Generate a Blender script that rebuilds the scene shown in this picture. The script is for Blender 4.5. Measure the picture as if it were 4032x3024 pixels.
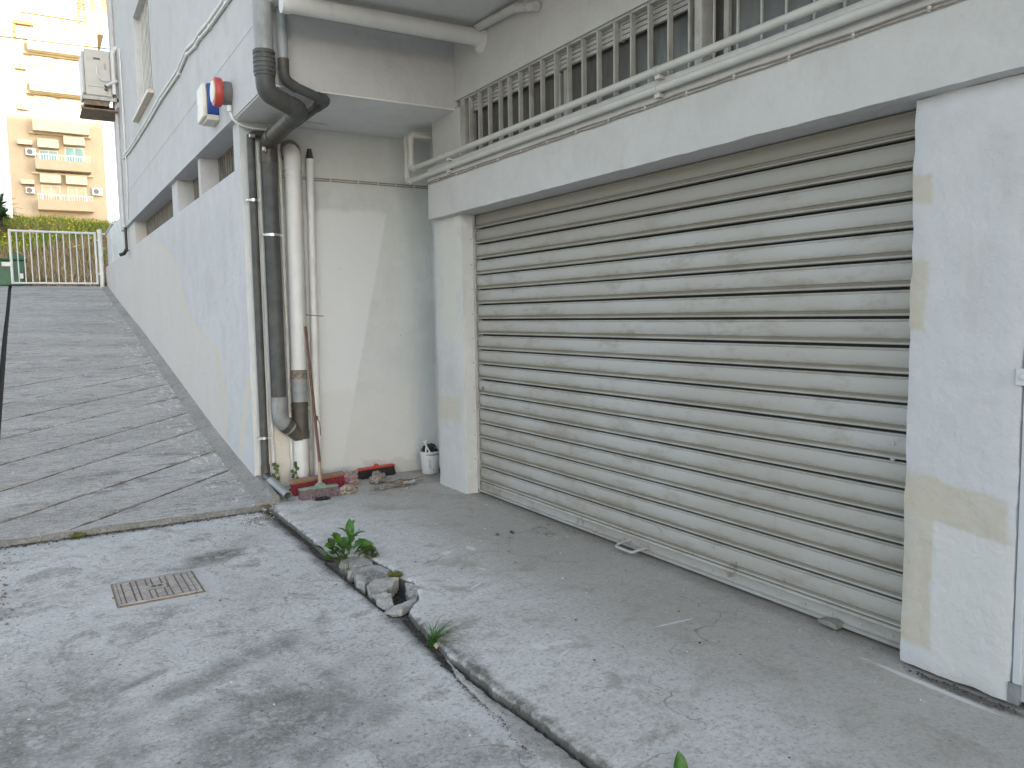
import bpy, bmesh, math, random
import numpy as np
from mathutils import Vector, Matrix, noise

R = math.radians
random.seed(7)
rng = np.random.default_rng(7)
scene = bpy.context.scene
for o in list(bpy.data.objects):
    bpy.data.objects.remove(o)
COL = scene.collection

# ------------------------------------------------------------------ camera
cam_d = bpy.data.cameras.new('camera'); cam = bpy.data.objects.new('camera', cam_d); COL.objects.link(cam)
cam_d.sensor_width = 36.0; cam_d.lens = 36.0 * 3106.2 / 4032.0; cam_d.clip_start = 0.05; cam_d.clip_end = 2000
yaw, pitch, roll = R(31.222), R(-5.032), R(-0.945)
fw = Vector((math.sin(yaw)*math.cos(pitch), math.cos(yaw)*math.cos(pitch), math.sin(pitch)))
rt = Vector((math.cos(yaw), -math.sin(yaw), 0)); up = rt.cross(fw)
rt2 = math.cos(roll)*rt + math.sin(roll)*up; up2 = -math.sin(roll)*rt + math.cos(roll)*up
cam.matrix_world = Matrix.Translation((0, 0, 1.55)) @ Matrix((rt2, up2, -fw)).transposed().to_4x4()
scene.camera = cam

# ------------------------------------------------------------------ world, sun, exposure
SUN_AZ = (0.20, -0.98)      # horizontal direction towards the sun: behind the garage building
SUN_EL = R(12.0)
w = bpy.data.worlds.new('World'); scene.world = w; w.use_nodes = True
nt = w.node_tree; nt.nodes.clear()
out = nt.nodes.new('ShaderNodeOutputWorld'); bg = nt.nodes.new('ShaderNodeBackground')
sky = nt.nodes.new('ShaderNodeTexSky'); sky.sky_type = 'NISHITA'; sky.sun_disc = False
sky.sun_elevation = SUN_EL; sky.sun_rotation = math.atan2(SUN_AZ[0], SUN_AZ[1])
sky.air_density = 1.0; sky.dust_density = 1.6; sky.ozone_density = 1.0
hs = nt.nodes.new('ShaderNodeHueSaturation'); hs.inputs['Saturation'].default_value = 0.50
nt.links.new(sky.outputs[0], hs.inputs['Color']); nt.links.new(hs.outputs[0], bg.inputs[0]); nt.links.new(bg.outputs[0], out.inputs[0])
bg.inputs[1].default_value = 0.15
sun_d = bpy.data.lights.new('sun', 'SUN'); sun_d.energy = 3.2; sun_d.angle = R(0.5); sun_d.color = (1.0, 0.82, 0.50)
sun = bpy.data.objects.new('sun', sun_d); COL.objects.link(sun)
to_sun = Vector((SUN_AZ[0]*math.cos(SUN_EL), SUN_AZ[1]*math.cos(SUN_EL), math.sin(SUN_EL))).normalized()
sun.rotation_euler = to_sun.to_track_quat('Z', 'Y').to_euler(); sun.location = (20, -60, 40)
vs = scene.view_settings
vs.view_transform = 'Standard'; vs.look = 'None'; vs.gamma = 1.0; vs.exposure = 1.95
try: vs.use_curve_mapping = False
except Exception: pass
scene.render.engine = 'CYCLES'
scene.cycles.max_bounces = 8; scene.cycles.diffuse_bounces = 6

# ------------------------------------------------------------------ material helpers
class G:
    def __init__(s, name):
        s.m = bpy.data.materials.new(name); s.m.use_nodes = True
        s.t = s.m.node_tree; s.n = s.t.nodes; s.n.clear()
        s.o = s.n.new('ShaderNodeOutputMaterial'); s.b = s.n.new('ShaderNodeBsdfPrincipled')
        s.t.links.new(s.b.outputs[0], s.o.inputs[0]); s._p = None; s._xyz = None
    def put(s, sock, v):
        if isinstance(v, bpy.types.NodeSocket): s.t.links.new(v, sock)
        elif isinstance(v, (tuple, list)) and len(v) == 3 and sock.type == 'RGBA': sock.default_value = (*v, 1)
        else: sock.default_value = v
    def pos(s):
        if s._p is None: s._p = s.n.new('ShaderNodeNewGeometry').outputs['Position']
        return s._p
    def xyz(s):
        if s._xyz is None:
            q = s.n.new('ShaderNodeSeparateXYZ'); s.put(q.inputs[0], s.pos()); s._xyz = q.outputs
        return s._xyz
    def vec(s, scale=(1, 1, 1), off=(0, 0, 0)):
        q = s.n.new('ShaderNodeMapping'); s.put(q.inputs['Vector'], s.pos()); q.inputs['Scale'].default_value = scale; q.inputs['Location'].default_value = off
        return q.outputs[0]
    def noise(s, scale, detail=4, rough=0.55, vec=None, dist=0.0):
        q = s.n.new('ShaderNodeTexNoise'); s.put(q.inputs['Vector'], vec or s.pos())
        q.inputs['Scale'].default_value = scale; q.inputs['Detail'].default_value = detail; q.inputs['Roughness'].default_value = rough; q.inputs['Distortion'].default_value = dist
        return q.outputs['Fac']
    def voro(s, scale, vec=None, feature='F1'):
        q = s.n.new('ShaderNodeTexVoronoi'); q.feature = feature; s.put(q.inputs['Vector'], vec or s.pos()); q.inputs['Scale'].default_value = scale
        return q.outputs['Distance']
    def math(s, op, a, b=0.0, c=0.0):
        q = s.n.new('ShaderNodeMath'); q.operation = op; s.put(q.inputs[0], a); s.put(q.inputs[1], b); s.put(q.inputs[2], c); return q.outputs[0]
    def mr(s, v, a, b, c=0.0, d=1.0, smooth=True):
        q = s.n.new('ShaderNodeMapRange'); q.interpolation_type = 'SMOOTHSTEP' if smooth else 'LINEAR'
        s.put(q.inputs[0], v)
        for i, x in enumerate((a, b, c, d)): s.put(q.inputs[i+1], x)
        return q.outputs[0]
    def mix(s, f, a, b):
        q = s.n.new('ShaderNodeMix'); q.data_type = 'RGBA'; s.put(q.inputs[0], f); s.put(q.inputs[6], a); s.put(q.inputs[7], b); return q.outputs[2]
    def mul(s, a, b): return s.math('MULTIPLY', a, b)
    def add(s, a, b): return s.math('ADD', a, b)
    def rect(s, u, v, u0, u1, v0, v1, soft=0.006, wob=None, amp=0.03):
        du = s.math('SUBTRACT', s.math('ABSOLUTE', s.math('SUBTRACT', u, (u0+u1)/2)), (u1-u0)/2)
        dv = s.math('SUBTRACT', s.math('ABSOLUTE', s.math('SUBTRACT', v, (v0+v1)/2)), (v1-v0)/2)
        d = s.math('MAXIMUM', du, dv)
        if wob is not None: d = s.add(d, s.mul(s.math('SUBTRACT', wob, 0.5), amp))
        return s.mr(d, -soft, soft, 1.0, 0.0)
    def ell(s, u, v, cu, cv, ru, rv, ang=0.0, soft=0.5, wob=None, amp=1.0):
        a = s.math('SUBTRACT', u, cu); b = s.math('SUBTRACT', v, cv)
        ca, sa = math.cos(ang), math.sin(ang)
        p = s.math('DIVIDE', s.add(s.mul(a, ca), s.mul(b, sa)), ru); q = s.math('DIVIDE', s.add(s.mul(a, -sa), s.mul(b, ca)), rv)
        d = s.math('SQRT', s.add(s.mul(p, p), s.mul(q, q)))
        if wob is not None: d = s.add(d, s.mul(s.math('SUBTRACT', wob, 0.5), amp))
        return s.mr(d, 1-soft, 1+soft*0.3, 1.0, 0.0)
    def bump(s, h, strength=0.3, dist=0.01):
        q = s.n.new('ShaderNodeBump'); s.put(q.inputs['Height'], h); q.inputs['Strength'].default_value = strength; q.inputs['Distance'].default_value = dist
        s.t.links.new(q.outputs[0], s.b.inputs['Normal'])
    def fin(s, col, rough=0.6, metal=0.0, spec=0.5, trans=0.0):
        s.put(s.b.inputs['Base Color'], col); s.put(s.b.inputs['Roughness'], rough); s.put(s.b.inputs['Metallic'], metal)
        s.put(s.b.inputs['Specular IOR Level'], spec)
        if trans: s.put(s.b.inputs['Transmission Weight'], trans)
        return s.m

def simple(name, col, rough=0.6, metal=0.0, var=0.12, scale=9.0, bump=0.1, dirt=None, spec=0.5, dscale=6.0, damt=(0.52, 0.68)):
    g = G(name); n = g.noise(scale, 5, 0.6)
    lo = tuple(c*(1-var) for c in col); hi = tuple(min(1, c*(1+var)) for c in col)
    c = g.mix(g.mr(n, 0.3, 0.7), lo, hi)
    if dirt: c = g.mix(g.mr(g.noise(dscale, 6, 0.65, g.vec((1, 1, 0.35))), damt[0], damt[1], 0, 0.7), c, dirt)
    g.bump(g.noise(scale*8, 3), bump, 0.004)
    return g.fin(c, rough, metal, spec)

def plaster(name, col, patches=None, cream=(0.66, 0.60, 0.50), grain=0.35, streak=0.35, dirt=(0.40, 0.37, 0.32)):
    g = G(name); col = tuple(v*1.04 for v in col)
    big = g.noise(0.9, 3, 0.6); mid = g.noise(5, 4, 0.6)
    c = g.mix(g.mr(big, 0.35, 0.65), tuple(v*0.955 for v in col), tuple(min(1, v*1.03) for v in col))
    c = g.mix(g.mr(mid, 0.42, 0.68, 0, 0.40), c, tuple(v*0.86 for v in col))
    mot = g.noise(2.2, 4, 0.7, g.vec((1, 1, 0.7), (3, 3, 3))); c = g.mix(g.mr(mot, 0.50, 0.68, 0, 0.45), c, (col[0]*0.84, col[1]*0.835, col[2]*0.81))
    crk = g.n.new('ShaderNodeTexVoronoi'); crk.feature = 'DISTANCE_TO_EDGE'; crk.inputs['Scale'].default_value = 0.9
    cv_ = g.n.new('ShaderNodeVectorMath'); cv_.operation = 'ADD'; g.put(cv_.inputs[0], g.pos()); nv = g.n.new('ShaderNodeTexNoise'); nv.inputs['Scale'].default_value = 3.0; nv.inputs['Detail'].default_value = 3; g.put(nv.inputs['Vector'], g.pos()); sv = g.n.new('ShaderNodeVectorMath'); sv.operation = 'SCALE'; g.put(sv.inputs[0], nv.outputs['Color']); sv.inputs['Scale'].default_value = 0.5; g.put(cv_.inputs[1], sv.outputs[0]); g.put(crk.inputs['Vector'], cv_.outputs[0])
    c = g.mix(g.mul(g.mr(crk.outputs['Distance'], 0.0015, 0.005, 1, 0), g.mr(big, 0.53, 0.60, 0, 0.35)), c, tuple(v*0.55 for v in col))
    st = g.noise(1.0, 4, 0.65, g.vec((9, 9, 0.7)))
    c = g.mix(g.mr(st, 0.58, 0.78, 0, streak*0.5), c, dirt)
    if patches: c = patches(g, c, cream)
    # small scuffs and specks
    sp = g.voro(7.0, g.vec((1, 1, 0.6)))
    c = g.mix(g.mul(g.mr(sp, 0.02, 0.05, 1, 0), g.mr(g.noise(2.3, 2), 0.5, 0.62, 0, 0.55)), c, (0.22, 0.20, 0.18))
    fine = g.noise(260, 2, 0.5); wav = g.noise(14, 4, 0.5); trow = g.noise(40, 3, 0.6)
    g.bump(g.add(g.add(g.mul(fine, 0.3), g.mul(wav, 1.8)), g.mul(trow, 0.6)), min(1.0, grain*1.5), 0.008)
    return g.fin(c, 0.85, 0, 0.25)

# ------------------------------------------------------------------ mesh helpers
def fillet(pts, r, n=6):
    pts = [Vector(p) for p in pts]; outp = [pts[0]]
    for i in range(1, len(pts)-1):
        a, b, c = pts[i-1], pts[i], pts[i+1]
        d1 = (a-b); d2 = (c-b); rr = min(r, d1.length*0.49, d2.length*0.49)
        p, q = b + d1.normalized()*rr, b + d2.normalized()*rr
        for k in range(n+1):
            t = k/n; outp.append((1-t)*(1-t)*p + 2*t*(1-t)*b + t*t*q)
    outp.append(pts[-1]); return outp

class MB:
    def __init__(s): s.v = []; s.f = []
    def box(s, x0, x1, y0, y1, z0, z1):
        b = len(s.v)
        s.v += [(x0,y0,z0),(x1,y0,z0),(x1,y1,z0),(x0,y1,z0),(x0,y0,z1),(x1,y0,z1),(x1,y1,z1),(x0,y1,z1)]
        s.f += [tuple(b+i for i in q) for q in ((3,2,1,0),(4,5,6,7),(0,1,5,4),(1,2,6,5),(2,3,7,6),(3,0,4,7))]
        return s
    def bar(s, a, b, w, h, up=(0, 0, 1)):
        a, b = Vector(a), Vector(b); d = (b-a).normalized(); u = Vector(up); sd = d.cross(u)
        if sd.length < 1e-4: sd = d.cross(Vector((0, 1, 0)))
        sd.normalize(); u = sd.cross(d); k = len(s.v)
        for p in (a, b):
            for i, j in ((-1,-1),(1,-1),(1,1),(-1,1)): s.v.append(tuple(p + sd*(i*w/2) + u*(j*h/2)))
        s.f += [tuple(k+i for i in q) for q in ((3,2,1,0),(4,5,6,7),(0,1,5,4),(1,2,6,5),(2,3,7,6),(3,0,4,7))]
        return s
    def tube(s, path, r, n=16, cap=True):
        P = [Vector(p) for p in path]; rs = r if isinstance(r, (list, tuple)) else [r]*len(P)
        t0 = (P[1]-P[0]).normalized(); ref = Vector((0, 0, 1)) if abs(t0.z) < 0.9 else Vector((1, 0, 0))
        nrm = (ref - t0*ref.dot(t0)).normalized(); base = len(s.v)
        for i, p in enumerate(P):
            t = (P[min(i+1, len(P)-1)] - P[max(i-1, 0)]).normalized()
            nrm = (nrm - t*nrm.dot(t)).normalized(); bn = t.cross(nrm)
            for k in range(n):
                a = 2*math.pi*k/n; s.v.append(tuple(p + (nrm*math.cos(a) + bn*math.sin(a))*rs[i]))
        for i in range(len(P)-1):
            for k in range(n):
                a = base+i*n+k; b = base+i*n+(k+1) % n; s.f.append((a, b, b+n, a+n))
        if cap:
            s.f.append(tuple(base+k for k in reversed(range(n)))); s.f.append(tuple(base+(len(P)-1)*n+k for k in range(n)))
        return s
    def hollow(s, path, r, th=0.006, n=20):
        P = [Vector(p) for p in path]
        return s.tube(P + [P[-1]] + list(reversed(P)), [r]*len(P) + [r-th] + [r-th]*len(P), n, cap=False) if False else s._hollow(P, r, th, n)
    def _hollow(s, P, r, th, n):
        b0 = len(s.v); s.tube(P, r, n, cap=False); b1 = len(s.v); s.tube(P, r-th, n, cap=False)
        cnt = b1-b0
        for q in range(len(s.f)-(len(P)-1)*n, len(s.f)): s.f[q] = tuple(reversed(s.f[q]))
        for end in (0, len(P)-1):
            for k in range(n):
                a = b0+end*n+k; b = b0+end*n+(k+1) % n
                s.f.append((a, b, b+cnt, a+cnt) if end else (b, a, a+cnt, b+cnt))
        return s
    def lathe(s, c, prof, axis='z', n=24):
        b = len(s.v); c = Vector(c)
        for (r, h) in prof:
            for k in range(n):
                a = 2*math.pi*k/n; p = (r*math.cos(a), r*math.sin(a), h)
                if axis == 'x': p = (p[2], p[0], p[1])
                if axis == 'y': p = (p[0], p[2], p[1])
                s.v.append(tuple(c + Vector(p)))
        for i in range(len(prof)-1):
            for k in range(n):
                a = b+i*n+k; d = b+i*n+(k+1) % n; s.f.append((a, d, d+n, a+n))
        s.f.append(tuple(b+k for k in range(n))); s.f.append(tuple(b+(len(prof)-1)*n+k for k in range(n)))
        return s
    def grid(s, rows):
        b = len(s.v); nu = len(rows[0])
        for r in rows: s.v += [tuple(p) for p in r]
        for i in range(len(rows)-1):
            for j in range(nu-1):
                a = b+i*nu+j; s.f.append((a, a+1, a+1+nu, a+nu))
        return s
    def poly(s, pts):
        b = len(s.v); s.v += [tuple(p) for p in pts]; s.f.append(tuple(range(b, b+len(pts)))); return s
    def prism(s, pts2, axis, h0, h1):
        n = len(pts2); b = len(s.v)
        for h in (h0, h1):
            for (u, v) in pts2: s.v.append({'x': (h, u, v), 'y': (u, h, v), 'z': (u, v, h)}[axis])
        s.f.append(tuple(b+i for i in reversed(range(n)))); s.f.append(tuple(b+n+i for i in range(n)))
        for i in range(n):
            j = (i+1) % n; s.f.append((b+i, b+j, b+n+j, b+n+i))
        return s
    def mesh(s, name):
        me = bpy.data.meshes.new(name); me.from_pydata(s.v, [], s.f); me.update(); return me
    def build(s, name, mat, parent=None, smooth=True, bevel=0.0, ang=38, fixn=True):
        me = s.mesh(name)
        if fixn:
            bm = bmesh.new(); bm.from_mesh(me); bmesh.ops.recalc_face_normals(bm, faces=bm.faces); bm.to_mesh(me); bm.free()
        return link(name, me, mat, parent, smooth, bevel, ang)

def link(name, me, mat, parent=None, smooth=True, bevel=0.0, ang=38):
    if smooth:
        me.shade_smooth(); me.set_sharp_from_angle(angle=R(ang))
    if mat: me.materials.append(mat)
    o = bpy.data.objects.new(name, me); COL.objects.link(o)
    if parent: adopt(o, parent)
    if bevel:
        b = o.modifiers.new('bevel', 'BEVEL'); b.width = bevel; b.segments = 2; b.limit_method = 'ANGLE'; b.angle_limit = R(40)
    return o
BASE = {}
def adopt(o, parent):
    o.parent = parent
    off = BASE.get(parent.name, Vector((0, 0, 0)))
    BASE[o.name] = off
    # an Empty stands at the base of its thing; geometry is written in world coordinates
    if parent.type == 'EMPTY': o.location = -off; BASE[o.name] = Vector((0, 0, 0))
def thing(name, loc, label, cat, group=None):
    o = bpy.data.objects.new(name, None); COL.objects.link(o); o.location = loc; o.empty_display_size = 0.1
    BASE[o.name] = Vector(loc); return tag(o, label, cat, group)
def tag(o, label=None, cat=None, group=None, kind=None):
    if label: o['label'] = label
    if cat: o['category'] = cat
    if group: o['group'] = group
    if kind: o['kind'] = kind
    return o
def nz(x, y, z, s=1.0): return noise.noise(Vector((x*s, y*s, z*s)))

def rough_box(x0, x1, y0, y1, z0, z1, step=0.06, amp=0.004, freq=7.0, cham=0.006):
    """a plastered box: finely divided, slightly uneven, edges worn round"""
    nx, ny, nz_ = [max(1, int(round((b-a)/step))) for a, b in ((x0, x1), (y0, y1), (z0, z1))]
    key = {}; m = MB()
    def vert(i, j, k):
        t = (i, j, k)
        if t in key: return key[t]
        x = x0+(x1-x0)*i/nx; y = y0+(y1-y0)*j/ny; z = z0+(z1-z0)*k/nz_
        e = [(-1 if i == 0 else 1 if i == nx else 0), (-1 if j == 0 else 1 if j == ny else 0), (-1 if k == 0 else 1 if k == nz_ else 0)]
        on = sum(1 for q in e if q); c = cham*(0.6+1.0*abs(nz(x+3, y, z, 9))) if on >= 2 else 0
        d = noise.noise_vector(Vector((x, y, z))*freq)*amp + noise.noise_vector(Vector((x+9, y, z))*freq*3.7)*amp*(0.9 if on >= 2 else 0.25)
        key[t] = len(m.v); m.v.append((x-e[0]*c+d.x, y-e[1]*c+d.y, z-e[2]*c+d.z)); return key[t]
    for k in (0, nz_):
        for i in range(nx):
            for j in range(ny): m.f.append((vert(i,j,k), vert(i+1,j,k), vert(i+1,j+1,k), vert(i,j+1,k)))
    for j in (0, ny):
        for i in range(nx):
            for k in range(nz_): m.f.append((vert(i,j,k), vert(i+1,j,k), vert(i+1,j,k+1), vert(i,j,k+1)))
    for i in (0, nx):
        for j in range(ny):
            for k in range(nz_): m.f.append((vert(i,j,k), vert(i,j+1,k), vert(i,j+1,k+1), vert(i,j,k+1)))
    return m

# ------------------------------------------------------------------ ground levels
RY = [-20, 6.6, 7.5, 9.2, 11.2, 12.8, 15.25, 18.5, 22.0, 22.6, 24.5]
RZ = [0.0, 0.0, 0.10, 0.34, 0.68, 0.95, 1.36, 1.83, 2.40, 2.44, 2.44]
def ramp_z(y):
    return float(np.mean([np.interp(y+d, RY, RZ) for d in (-0.5, -0.25, 0, 0.25, 0.5)])) if y > 7.2 else float(np.interp(y, RY, RZ))
DZ = -0.04      # level of the driveway; the slab in front of the shutter is at 0

# slab edge (x as a function of y), measured along the broken joint
SE = [(-3, 1.58), (1.9, 1.60), (2.04, 1.60), (2.1, 1.588), (2.4, 1.581), (2.6, 1.571), (2.75, 1.558), (2.97, 1.56), (3.19, 1.556), (3.48, 1.586), (3.70, 1.61),
      (3.79, 1.63), (3.84, 1.68), (3.90, 1.735), (4.0, 1.775), (4.07, 1.80), (4.19, 1.826), (4.30, 1.80), (4.46, 1.815), (4.60, 1.80), (4.72, 1.79), (4.82, 1.74), (4.90, 1.67), (4.97, 1.60),
      (5.13, 1.589), (5.46, 1.602), (5.91, 1.606), (6.45, 1.60), (6.62, 1.58)]
SEy = [p[0] for p in SE]; SEx = [p[1] for p in SE]
def edge_x(y):
    return float(np.interp(y, SEy, SEx)) + 0.010*nz(y, 3.1, 0, 9) + 0.006*nz(y, 8.1, 0, 31)

# ------------------------------------------------------------------ surface materials
def concrete(name, lo, mid, hi, stains=None, streak=(1, 1, 1), bump=0.5, dark=(0.13, 0.122, 0.11), fleck=0.6, agg=0.45):
    g = G(name); x, y, z = g.xyz()
    a = g.noise(0.8, 5, 0.62, g.vec(streak)); b = g.noise(3.1, 6, 0.68, g.vec(streak, (3, 1, 0)), 0.4); c3 = g.noise(13, 6, 0.78, g.vec(streak)); f = g.noise(48, 4, 0.8)
    c = g.mix(g.mr(g.add(g.mul(a, 0.55), g.mul(b, 0.45)), 0.36, 0.62), mid, hi)
    c = g.mix(g.mr(b, 0.50, 0.66, 0, 0.85), c, lo)
    c = g.mix(g.mr(c3, 0.50, 0.66, 0, 0.7), c, lo)
    c = g.mix(g.mr(c3, 0.46, 0.34, 0, 0.6), c, hi)
    c = g.mix(g.mr(f, 0.53, 0.66, 0, 0.6), c, dark)
    c = g.mix(g.mr(f, 0.47, 0.36, 0, 0.45), c, tuple(min(1, v*1.18) for v in hi))
    if stains: c = stains(g, c, x, y, b, c3)
    ck = g.n.new('ShaderNodeTexVoronoi'); ck.feature = 'DISTANCE_TO_EDGE'; ck.inputs['Scale'].default_value = 0.55
    va = g.n.new('ShaderNodeVectorMath'); va.operation = 'ADD'; g.put(va.inputs[0], g.vec((1, 1, 0))); nv = g.n.new('ShaderNodeTexNoise'); nv.inputs['Scale'].default_value = 2.2; nv.inputs['Detail'].default_value = 4; g.put(nv.inputs['Vector'], g.pos()); sv = g.n.new('ShaderNodeVectorMath'); sv.operation = 'SCALE'; g.put(sv.inputs[0], nv.outputs['Color']); sv.inputs['Scale'].default_value = 0.9; g.put(va.inputs[1], sv.outputs[0]); g.put(ck.inputs['Vector'], va.outputs[0])
    c = g.mix(g.mul(g.mr(ck.outputs['Distance'], 0.0012, 0.0045, 1, 0), g.mr(b, 0.42, 0.52, 0, 0.55)), c, dark)
    ag = g.n.new('ShaderNodeTexVoronoi'); g.put(ag.inputs['Vector'], g.pos()); ag.inputs['Scale'].default_value = 85.0
    sp = g.n.new('ShaderNodeSeparateColor'); g.put(sp.inputs[0], ag.outputs['Color'])
    c = g.mix(g.mr(sp.outputs[0], 0.62, 1.0, 0, 0.38*agg), c, dark); c = g.mix(g.mr(sp.outputs[1], 0.70, 1.0, 0, 0.40*agg), c, tuple(min(1, v*1.25) for v in hi))
    # scattered specks: dark grit and white paint flecks
    v = g.voro(19.0); c = g.mix(g.mul(g.mr(v, 0.035, 0.06, 1, 0), g.mr(g.noise(1.7, 2), 0.45, 0.6, 0, 0.8)), c, (0.07, 0.065, 0.06))
    v2 = g.voro(13.0, g.vec((1, 1, 1), (5.3, 2.1, 0))); c = g.mix(g.mul(g.mr(v2, 0.03, 0.06, 1, 0), g.mr(g.noise(1.3, 2, 0.5, g.vec((1, 1, 1), (4, 4, 0))), 0.48, 0.62, 0, fleck)), c, (0.75, 0.75, 0.73))
    h = g.add(g.add(g.mul(c3, 0.8), g.mul(f, 0.35)), g.mul(b, 1.5))
    g.bump(h, min(1, bump*1.25), 0.008)
    return g.fin(c, 0.82, 0, 0.3)

def st_drive(g, c, x, y, b, c3):
    w2 = g.noise(6.5, 6, 0.7)
    for (cx, cy, rx, ry, an, am, col) in ((0.93, 5.46, 0.30, 0.12, 0.55, 0.95, (0.085, 0.085, 0.06)), (0.66, 3.66, 0.42, 0.085, 0.45, 0.8, (0.14, 0.13, 0.115)),
                                     (0.42, 3.55, 0.075, 0.075, 0, 0.85, (0.13, 0.125, 0.115)), (0.72, 3.05, 0.45, 0.34, 0.3, 0.85, (0.13, 0.122, 0.108)), (-0.1, 3.4, 0.45, 0.70, 0, 0.7, (0.15, 0.142, 0.125)),
                                     (0.30, 3.72, 0.14, 0.03, 0.5, 0.8, (0.10, 0.1, 0.09)), (1.15, 2.35, 0.16, 0.5, 0.0, 0.5, (0.17, 0.165, 0.15)), (1.02, 3.4, 0.03, 0.55, 0.12, 0.4, (0.17, 0.165, 0.15)), (0.2, 2.55, 0.35, 0.4, 0.3, 0.55, (0.16, 0.15, 0.14))):
        e = g.ell(x, y, cx, cy, rx*1.25, ry*1.35, an, 0.9, w2, 3.4)
        e = g.mul(e, g.mr(c3, 0.36, 0.60, 0.35, 1.0)); c = g.mix(g.mul(e, am), c, col)
    # pale newer mortar round the inspection cover
    m = g.rect(x, y, 0.245, 0.865, 4.70, 5.30, 0.012, g.noise(5, 5, 0.6), 0.16); c = g.mix(g.mul(m, 0.6), c, (0.52, 0.53, 0.54))
    # dirt collected in the joint along the slab and along the foot of the ramp
    ex = g.math('ABSOLUTE', g.math('SUBTRACT', x, 1.575)); c = g.mix(g.mul(g.mr(g.add(ex, g.mul(g.math('SUBTRACT', w2, 0.5), 0.22)), 0.03, 0.10, 1, 0), 0.88), c, (0.095, 0.09, 0.08))
    ey = g.math('ABSOLUTE', g.math('SUBTRACT', y, 6.6)); c = g.mix(g.mul(g.mr(g.add(ey, g.mul(g.math('SUBTRACT', w2, 0.5), 0.2)), 0.02, 0.10, 1, 0), 0.75), c, (0.12, 0.115, 0.10))
    hole = g.ell(x, y, 1.68, 4.25, 0.17, 0.62, 0, 0.3, w2, 0.6); c = g.mix(hole, c, (0.06, 0.055, 0.05))
    return c
def st_slab(g, c, x, y, b, c3):
    w2 = g.noise(7.0, 6, 0.7)
    # brownish dust further in under the overhang, scuffs of white paint
    c = g.mix(g.mr(g.add(x, g.mul(g.math('SUBTRACT', b, 0.5), 1.6)), 1.9, 2.7, 0, 0.62), c, (0.335, 0.312, 0.275))
    for (cx, cy, rx, ry, an) in ((2.06, 2.98, 0.07, 0.028, -0.2), (1.94, 2.99, 0.035, 0.05, 0.2), (2.0, 2.875, 0.06, 0.010, 0.5), (2.24, 4.56, 0.05, 0.03, 0.6), (2.42, 4.56, 0.03, 0.06, 0), (2.275, 4.14, 0.013, 0.05, 0.3), (2.10, 3.90, 0.075, 0.012, 0.55), (2.66, 2.86, 0.14, 0.01, -0.1), (3.07, 1.80, 0.018, 0.3, -0.02)):
        c = g.mix(g.mul(g.ell(x, y, cx, cy, rx, ry, an, 0.45, w2, 1.3), 0.75), c, (0.66, 0.67, 0.67))
    ex = g.math('ABSOLUTE', g.math('SUBTRACT', x, 1.585)); c = g.mix(g.mul(g.mr(g.add(ex, g.mul(g.math('SUBTRACT', w2, 0.5), 0.16)), 0.0, 0.055, 1, 0), g.mr(c3, 0.34, 0.60, 0.45, 1.0)), c, (0.125, 0.12, 0.108))
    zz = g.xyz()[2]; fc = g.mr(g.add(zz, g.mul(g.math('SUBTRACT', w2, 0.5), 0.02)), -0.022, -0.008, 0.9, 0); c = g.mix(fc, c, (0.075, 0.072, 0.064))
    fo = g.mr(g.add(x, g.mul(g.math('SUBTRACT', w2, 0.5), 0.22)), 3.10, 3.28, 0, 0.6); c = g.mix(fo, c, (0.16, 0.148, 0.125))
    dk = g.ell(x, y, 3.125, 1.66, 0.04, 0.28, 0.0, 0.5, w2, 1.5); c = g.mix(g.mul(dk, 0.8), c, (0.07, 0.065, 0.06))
    return c
def st_ramp(g, c, x, y, b, c3):
    fm = g.mr(g.add(y, g.mul(g.math('SUBTRACT', b, 0.5), 0.10)), 6.605, 6.64, 1, 0); c = g.mix(g.mul(fm, g.mr(c3, 0.3, 0.6, 0.5, 0.95)), c, (0.15, 0.148, 0.135))
    # spilled white paint near the wall
    w2 = g.noise(8.0, 6, 0.75, g.vec((1.6, 0.7, 1)))
    near = g.mr(x, 1.0, 1.42, 0, 1); c = g.mix(g.mul(g.mul(near, g.mr(w2, 0.55, 0.64, 0, 1)), 0.85), c, (0.66, 0.66, 0.65))
    w3 = g.noise(4.0, 6, 0.7, g.vec((2.2, 0.8, 1), (7, 1, 0))); c = g.mix(g.mr(w3, 0.64, 0.70, 0, 0.45), c, (0.62, 0.62, 0.61))
    return c

M = {}
M['drive'] = concrete('driveway_concrete', (0.25, 0.243, 0.23), (0.43, 0.43, 0.425), (0.58, 0.585, 0.59), st_drive, fleck=0.8, agg=0.35)
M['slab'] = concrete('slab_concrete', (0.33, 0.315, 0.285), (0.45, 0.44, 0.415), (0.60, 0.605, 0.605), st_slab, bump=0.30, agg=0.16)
M['ramp'] = concrete('ramp_concrete', (0.15, 0.146, 0.136), (0.28, 0.274, 0.262), (0.44, 0.438, 0.43), st_ramp, streak=(0.8, 2.6, 1), bump=0.5, fleck=1.0)
M['kerb'] = concrete('kerb_mortar', (0.15, 0.145, 0.132), (0.215, 0.208, 0.195), (0.30, 0.293, 0.28))
M['chunk'] = concrete('broken_concrete', (0.17, 0.162, 0.15), (0.29, 0.283, 0.27), (0.40, 0.395, 0.38), bump=1.0)
M['rubble'] = simple('dusty_rubble', (0.215, 0.20, 0.178), 0.95, 0, 0.35, 30, 0.5, dirt=(0.10, 0.09, 0.08), dscale=30)
M['dirt'] = simple('dark_dirt', (0.045, 0.042, 0.038), 0.95, 0, 0.5, 60)
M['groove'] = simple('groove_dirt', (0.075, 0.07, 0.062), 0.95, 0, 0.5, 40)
M['earth'] = simple('dry_earth', (0.24, 0.22, 0.13), 0.95, 0, 0.4, 3)
WHITE = (0.51, 0.515, 0.53)

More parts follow.
